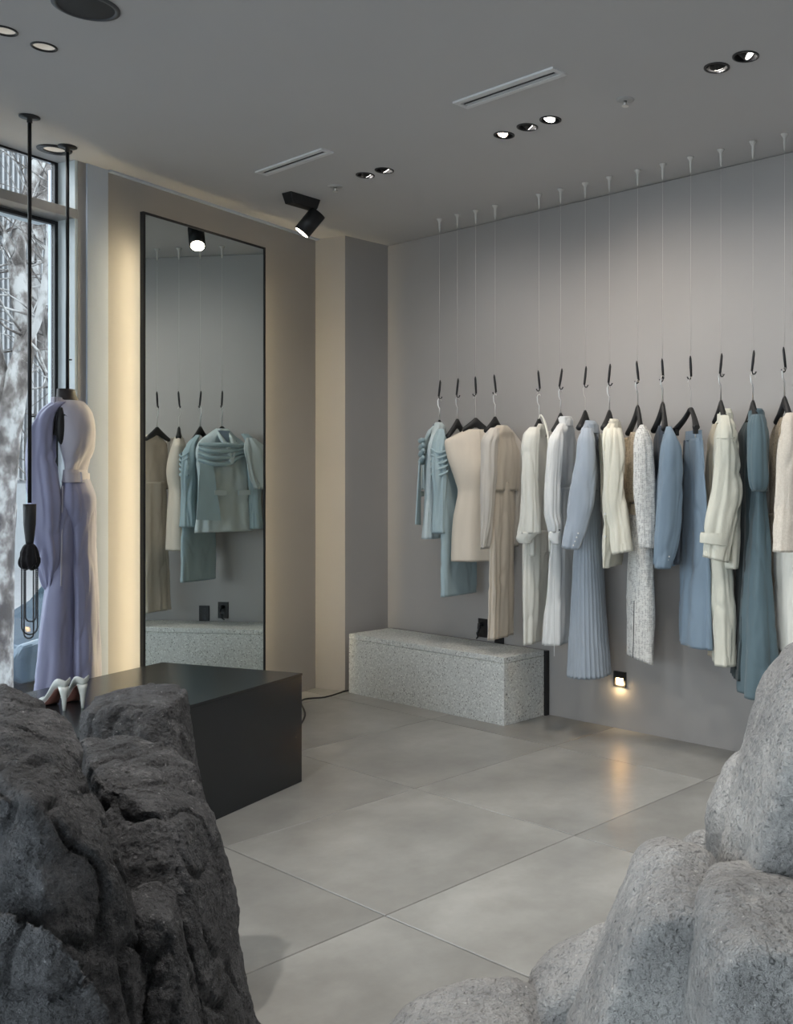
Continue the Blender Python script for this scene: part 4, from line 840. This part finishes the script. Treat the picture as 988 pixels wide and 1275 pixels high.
cloth('hips', f, [(588, 81, 108, 0, .125), (600, 79, 112.5, 0, .14), (625, 74, 118.5, 0, .155), (648, 74, 117, 0, .125), (680, 76, 112, 0, .07)], M['lavender'], g, (.001, .003), k=(3, 5), seed=153, nu=90)
cloth('leg', f, [(622, 76, 100, .03, .10), (640, 71.5, 103, .035, .13), (700, 61, 101, .045, .14), (780, 50, 99, .05, .15), (850, 45, 98, .06, .17), (905, 43, 98, .06, .18)], M['lavender'], g, (.001, .013), k=(3, 5), seed=154)
cloth('leg', f, [(622, 92, 118, -.02, .12), (640, 90, 120.5, -.02, .13), (700, 92, 122, -.03, .14), (780, 93, 124, -.03, .14), (850, 92, 126, -.03, .15), (905, 92, 127, -.03, .15)], M['lavender'], g, (.001, .010), k=(3, 5), seed=155)
cloth('waistband', f, [(585, 79, 109, 0, .138), (593, 78.5, 110.5, 0, .142), (601, 77.5, 113.5, 0, .148)], M['lavender_pale'], g, (0, .001), wr=.001, captop=False)
strap_px('belt_loop', f, [(101, 588, .10), (102, 601, .11)], .005, M['lavender_pale'], g)
strap_px('seam_strip', f, [(78, 605, .155), (77, 660, .165), (76, 730, .19)], .004, M['lavender_pale'], g)
# black pouch with bead strands
RX, RY = -5.098, 1.949
rod(RX, RY, 1.37, 'black rod holding the black beaded pouch', 1.78)
g = empty('beaded_pouch', (RX, RY, 1.0)); tag(g, 'black velvet pouch with looping bead strands on a hanging rod', 'bag')
lathe('handle', [(.0005, .365), (.028, .365), (.026, .27), (.018, .19), (.016, .175), (.0005, .175)], M['black_soft'], g, 24)
bm = bmesh.new(); bmesh.ops.create_icosphere(bm, subdivisions=4, radius=1)
for v in bm.verts:
    p = v.co.copy(); a = atan2(p.y, p.x); k_ = 1+.10*sin(9*a)+.10*noise.noise(p*3)
    zz = p.z; wdt = .036+.022*max(0, -zz)*1.0; v.co = Vector((p.x*wdt*k_*1.05, p.y*wdt*k_*1.05, .12+zz*.062+(.0 if zz > 0 else .01*sin(7*a))))
bm_obj('pouch', bm, M['black_cloth'], g, True)
rdir = Vector([float(q) for q in R]); fd = Vector([float(q) for q in F])
def beads(w, dz, off, dep):
    n = int((2*dz+w*1.6)/.0085); me = None
    top = 0.085
    for i in range(n+1):
        u = i/n*(2*dz+pi*w/2)
        if u < dz: x, z = -w/2, -u
        elif u < dz+pi*w/2: a = (u-dz)/(w/2); x, z = -w/2*cos(a), -dz-w/2*sin(a)
        else: x, z = w/2, -(2*dz+pi*w/2-u)
        yield rdir*(x+off)+fd*dep+Vector((0, 0, top+z))
bme = bmesh.new(); bmesh.ops.create_icosphere(bme, subdivisions=1, radius=.0048); bme2 = bpy.data.meshes.new('bead')
bme.to_mesh(bme2); bme.free(); bme2.materials.append(plain('dark_glass_bead', (.02, .02, .022), .15)); bme2.polygons.foreach_set('use_smooth', [True]*len(bme2.polygons))
for (w, dz, off, dep) in ((.075, .30, .0, 0), (.045, .335, -.01, .01), (.05, .25, .012, -.012)):
    st = tube('bead_strand', list(beads(w, dz, off, dep)), .0008, M['black'], g, 4)
    for p in list(beads(w, dz, off, dep)):
        o = bpy.data.objects.new('bead', bme2); o.location = p; link(o, st)

# ---------------------------------------------------------------- pumps on the platform
def pump(loc, ang, lab):
    g = empty('high_heel', (loc[0], loc[1], .532), ang); tag(g, lab, 'shoe', 'pair of pumps on the platform')
    # heel at x=0, toe at +x
    S = [(-.012, .100, .012, .045), (-.006, .098, .024, .056), (.012, .096, .030, .058), (.045, .086, .031, .046), (.08, .064, .029, .036), (.115, .034, .031, .030), (.145, .012, .037, .030), (.175, .004, .038, .034), (.205, .002, .033, .030), (.232, .002, .022, .022), (.252, .003, .009, .012)]
    opn = [.9, .92, .95, .97, .97, .95, .82, .45, .05, .0, .0]; V = []; m = 17
    for (x, z0, w, h), op in zip(S, opn):
        for j in range(m):
            u = -1+2*j/(m-1); span_ = pi*(1-.42*op); a = u*span_
            yy = w*sin(a)*(1 if abs(a) < pi/2 else 1); zz = z0+h*.5*(1-cos(a)) if True else 0
            V.append((x, yy, zz))
    Fc = [(i*m+j, (i+1)*m+j, (i+1)*m+j+1, i*m+j+1) for i in range(len(S)-1) for j in range(m-1)]
    n0 = len(V); V.append((-.018, 0, .122)); Fc += [(n0, j, j+1) for j in range(m-1)]
    o = mesh_obj('upper', V, [f_[::-1] for f_ in Fc], M['shoe'], g); so = o.modifiers.new('t', 'SOLIDIFY'); so.thickness = .003; sb = o.modifiers.new('s', 'SUBSURF'); sb.levels = 2; sb.render_levels = 2
    V = []; m = 14; prof = [(.098, .008, .026, .020), (.080, .004, .020, .016), (.055, .000, .010, .011), (.03, .000, .0065, .008), (.006, .001, .005, .006), (.0055, .001, .0045, .0055), (.0, .001, .0045, .0055)]
    for (z, cx, rx, ry) in prof:
        for j in range(m): V.append((cx+rx*cos(2*pi*j/m), ry*sin(2*pi*j/m), z))
    Fc = [(i*m+j, (i+1)*m+j, (i+1)*m+(j+1) % m, i*m+(j+1) % m) for i in range(len(prof)-1) for j in range(m)]+[tuple(range(m)), tuple(range((len(prof)-1)*m, len(prof)*m))[::-1]]
    mesh_obj('heel', V, [f_[::-1] for f_ in Fc], M['shoe'], g)
    V = []; xs = [.02, .045, .08, .115, .145, .175, .205, .232]; zz = [.0935, .084, .062, .032, .010, .0025, .0012, .0012]; ww = [.02, .021, .02, .024, .03, .032, .027, .016]
    for x, z, w in zip(xs, zz, ww): V += [(x, -w, z-.001), (x, w, z-.001), (x, w, z-.004), (x, -w, z-.004)]
    Fc = []
    for i in range(len(xs)-1):
        for j in range(4): Fc.append((i*4+j, i*4+(j+1) % 4, (i+1)*4+(j+1) % 4, (i+1)*4+j))
    Fc += [(0, 3, 2, 1), (28, 29, 30, 31)]; mesh_obj('sole', V, Fc, M['shoe_sole'], g)
p1, p2 = on_floor(80, 885, .532), on_floor(100, 882, .532)
pump(p1, radians(177), 'pale grey stiletto pump, nearer left one of the pair on the black platform')
pump((p2[0], p2[1]+.01), radians(172), 'pale grey stiletto pump, farther right one of the pair on the black platform')

# ---------------------------------------------------------------- street outside
GZ = -1.48
M['asphalt'] = plain('pale_pavement', (.14, .14, .143), .9, var=.15)
gr = box('street_ground', (-90, -40, GZ-.2), (-5.9, 90, GZ), M['asphalt']); gr.rotation_euler = (0, 0, 0); tag(gr, kind='structure')
plinth = sbox('wall_plinth', -4.0, 5.9, -.05, -.32, GZ, -.03, M['wall']); tag(plinth, kind='structure')
M['bark'] = None
m, t, p = nt('plane_tree_bark'); v = coords(t, vec=(1, 1, .6)); nn = noise_n(t, v, 5, 5, .6)
t.links.new(ramp(t, nn, [(.40, (.03, .025, .022)), (.49, (.085, .075, .07)), (.60, (.22, .22, .215))]), p.inputs['Base Color']); p.inputs['Roughness'].default_value = .9; bump(t, p, nn, .3, .02); M['bark'] = m
def branch_tree(lab, base, spec, seed, twigs=120):
    g = empty('plane_tree', base); tag(g, lab, 'tree', 'bare trees on the street'); rn = random.Random(seed); B0 = np.array(base)
    for i, (pts, r0, r1) in enumerate(spec):
        P = spline([np.array(q)-B0 for q in pts], 6); n = len(P)
        tube('trunk' if i == 0 else 'limb', P, [r0+(r1-r0)*k/(n-1)+.02*r0*sin(k*1.7) for k in range(n)], M['bark'], g, 12)
    bm = bmesh.new()
    for _ in range(twigs):
        pts, r0, r1 = rn.choice(spec); q = np.array(pts[rn.randrange(1, len(pts))])-B0; d = np.array([rn.gauss(0, 1), rn.gauss(0, 1), rn.gauss(.3, .7)]); d /= np.linalg.norm(d); P = [q]
        L = rn.uniform(.25, .6)
        for k in range(5): d = d+np.array([rn.gauss(0, .25), rn.gauss(0, .25), rn.gauss(.03, .25)]); d /= np.linalg.norm(d); P.append(P[-1]+d*L)
        rr = rn.uniform(.006, .016); add_tube(bm, P, [rr*(1-k/6.5) for k in range(6)], 5)
        for k in (2, 3, 4):
            d2 = d+np.array([rn.gauss(0, .8) for _ in range(3)]); d2 /= np.linalg.norm(d2); add_tube(bm, [P[k], P[k]+d2*L*.8, P[k]+d2*L*1.5+np.array([0, 0, .1])], [rr*.5, rr*.35, rr*.2], 4)
    tw = bm_obj('twigs', bm, M['bark'], g, True); tag(tw, kind='stuff')
def A(px, py, Z): return tuple(at_depth(px, py, Z))
def G(px, Z): q = at_depth(px, PY, Z); return (q[0], q[1], GZ)
branch_tree('thick bare tree with mottled white bark filling the left window edge', G(-4, 11), [([G(-4, 11), A(0, 700, 11), A(6, 580, 11), A(20, 480, 11), A(32, 420, 11.1), A(24, 360, 11.2), A(22, 310, 11.3), (A(34, 250, 11.5)), A(52, 170, 11.7)], .155, .06),
    ([A(14, 520, 11), A(-6, 440, 11), A(-16, 350, 11), A(-30, 240, 11)], .10, .05), ([A(24, 440, 11), A(48, 395, 11), A(58, 330, 11), A(66, 230, 11)], .055, .02), ([A(24, 330, 11.2), A(5, 290, 11.2), A(-20, 250, 11.2)], .05, .02)], 5, 60)
branch_tree('slim pale birch-like bare tree behind the dressed bust form', G(96, 13), [([G(96, 13), A(88, 640, 13), A(72, 480, 13), A(62, 420, 13), A(52, 380, 13), A(44, 330, 13)], .07, .03), ([A(64, 430, 13), A(54, 400, 13), A(60, 350, 13), A(75, 320, 13)], .05, .02),
    ([G(70, 13.4), A(66, 520, 13.4), A(52, 430, 13.4), A(42, 370, 13.4), A(46, 300, 13.4), A(60, 200, 13.6)], .06, .08)], 8, 60)
# facade across the street, fluted panels over a glazed ground floor
M['pillar'] = plain('pale_pillar', (.16, .17, .175), .7); M['facade'] = plain('pale_grey_cladding', (.085, .088, .095), .7); M['shopglass'] = plain('dim_shop_glass', (.16, .22, .24), .15, 0, .6)
fa = np.array(at_depth(20, PY, 34)); fang = WANG+radians(8); g = empty('street_building', (fa[0], fa[1], GZ), fang); tag(g, 'pale grey building with fine vertical cladding lines across the street', 'building')
box('wall', (-24, 0, 2.9), (24, 6, 19.5), M['facade'], g); box('ground_floor', (-24, .5, 0), (24, 6, 2.9), M['facade'], g)
bm = bmesh.new()
for i in range(240): add_box(bm, (-24+.2*i, -.05, 11.2), (.07, .10, 16.4))
fl_ = bm_obj('cladding_fins', bm, plain('white_cladding_fin', (.16, .165, .17), .6), g); tag(fl_, kind='stuff')
for i in range(12): box('shop_window', (-23.5+i*4, .42, .5), (-20.3+i*4, .499, 2.7), M['shopglass'], g)
for i in range(13): box('pillar', (-24.1+i*4, .0, 0), (-23.6+i*4, .49, 2.9), M['pillar'], g)
# parked car
M['car'] = plain('dark_car_paint', (.05, .07, .09), .12, .3, .6); M['tyre'] = plain('tyre_rubber', (.02, .02, .02), .8); M['carglass'] = plain('tinted_car_glass', (.05, .08, .10), .05, 0, .7)
wc = np.array(G(28, 14.2)); cang = WANG+radians(4); g = empty('parked_car', wc, cang); tag(g, 'dark parked car seen through the window behind the bead strands', 'car')
prof = [(-.85, .35), (-.88, .62), (-.75, .80), (.3, .95), (1.15, 1.40), (1.9, 1.46), (2.8, 1.38), (3.5, 1.0), (3.75, .95), (3.8, .5), (3.7, .30), (-.7, .25)]
V = []
for (yy, k_) in ((-.86, .97), (-.60, 1.0), (.60, 1.0), (.86, .97)):
    for (x, z) in prof: V.append((x, (yy if z < 1.0 else yy*.82), z*k_ if z > .5 else z))
n_ = len(prof); Fc = [(i*n_+j, i*n_+(j+1) % n_, (i+1)*n_+(j+1) % n_, (i+1)*n_+j) for i in range(3) for j in range(n_)]+[tuple(range(n_))[::-1], tuple(range(3*n_, 4*n_))]
o = mesh_obj('body', V, Fc, M['car'], g, smooth=False); bv = o.modifiers.new('b', 'BEVEL'); bv.width = .05; bv.segments = 3
for sy in (-1, 1):
    yb = sy*.74
    for (x0_, x1_) in ((.62, 1.85), (1.95, 3.0)):
        mesh_obj('side_window', [(x0_, sy*.845, .99), (x1_, sy*.845, .99), (x1_ if x1_ < 2 else x1_-.25, sy*.735, 1.36), (x0_+.55 if x0_ < 1 else x0_, sy*.735, 1.36), (x0_, sy*.80, .99), (x1_, sy*.80, .99), (x1_-.1, sy*.70, 1.36), (x0_+.3, sy*.70, 1.36)], [(0, 1, 2, 3), (7, 6, 5, 4), (0, 4, 5, 1), (1, 5, 6, 2), (2, 6, 7, 3), (3, 7, 4, 0)], M['carglass'], g, smooth=False)
    for x_ in (0.0, 2.75):
        w_ = cyl('wheel', (x_, sy*.66, .34), (x_, sy*.88, .34), .34, M['tyre'], g, n=32)
        cyl('rim', (x_, sy*.885, .34), (x_, sy*.87, .34), .235, M['black'], w_, n=28)
        bm = bmesh.new()
        for k_ in range(10):
            a = 2*pi*k_/10; add_box(bm, (x_+.12*cos(a), sy*.895, .34+.12*sin(a)), (.23, .012, .022), Matrix.Rotation(-a, 3, 'Y'))
        add_cyl(bm, (x_, sy*.88, .34), (x_, sy*.905, .34), .04); bm_obj('spokes', bm, M['steel'], w_)

print('OBJECTS', len(bpy.data.objects), 'TRIS', sum(len(me.polygons) for me in bpy.data.meshes))
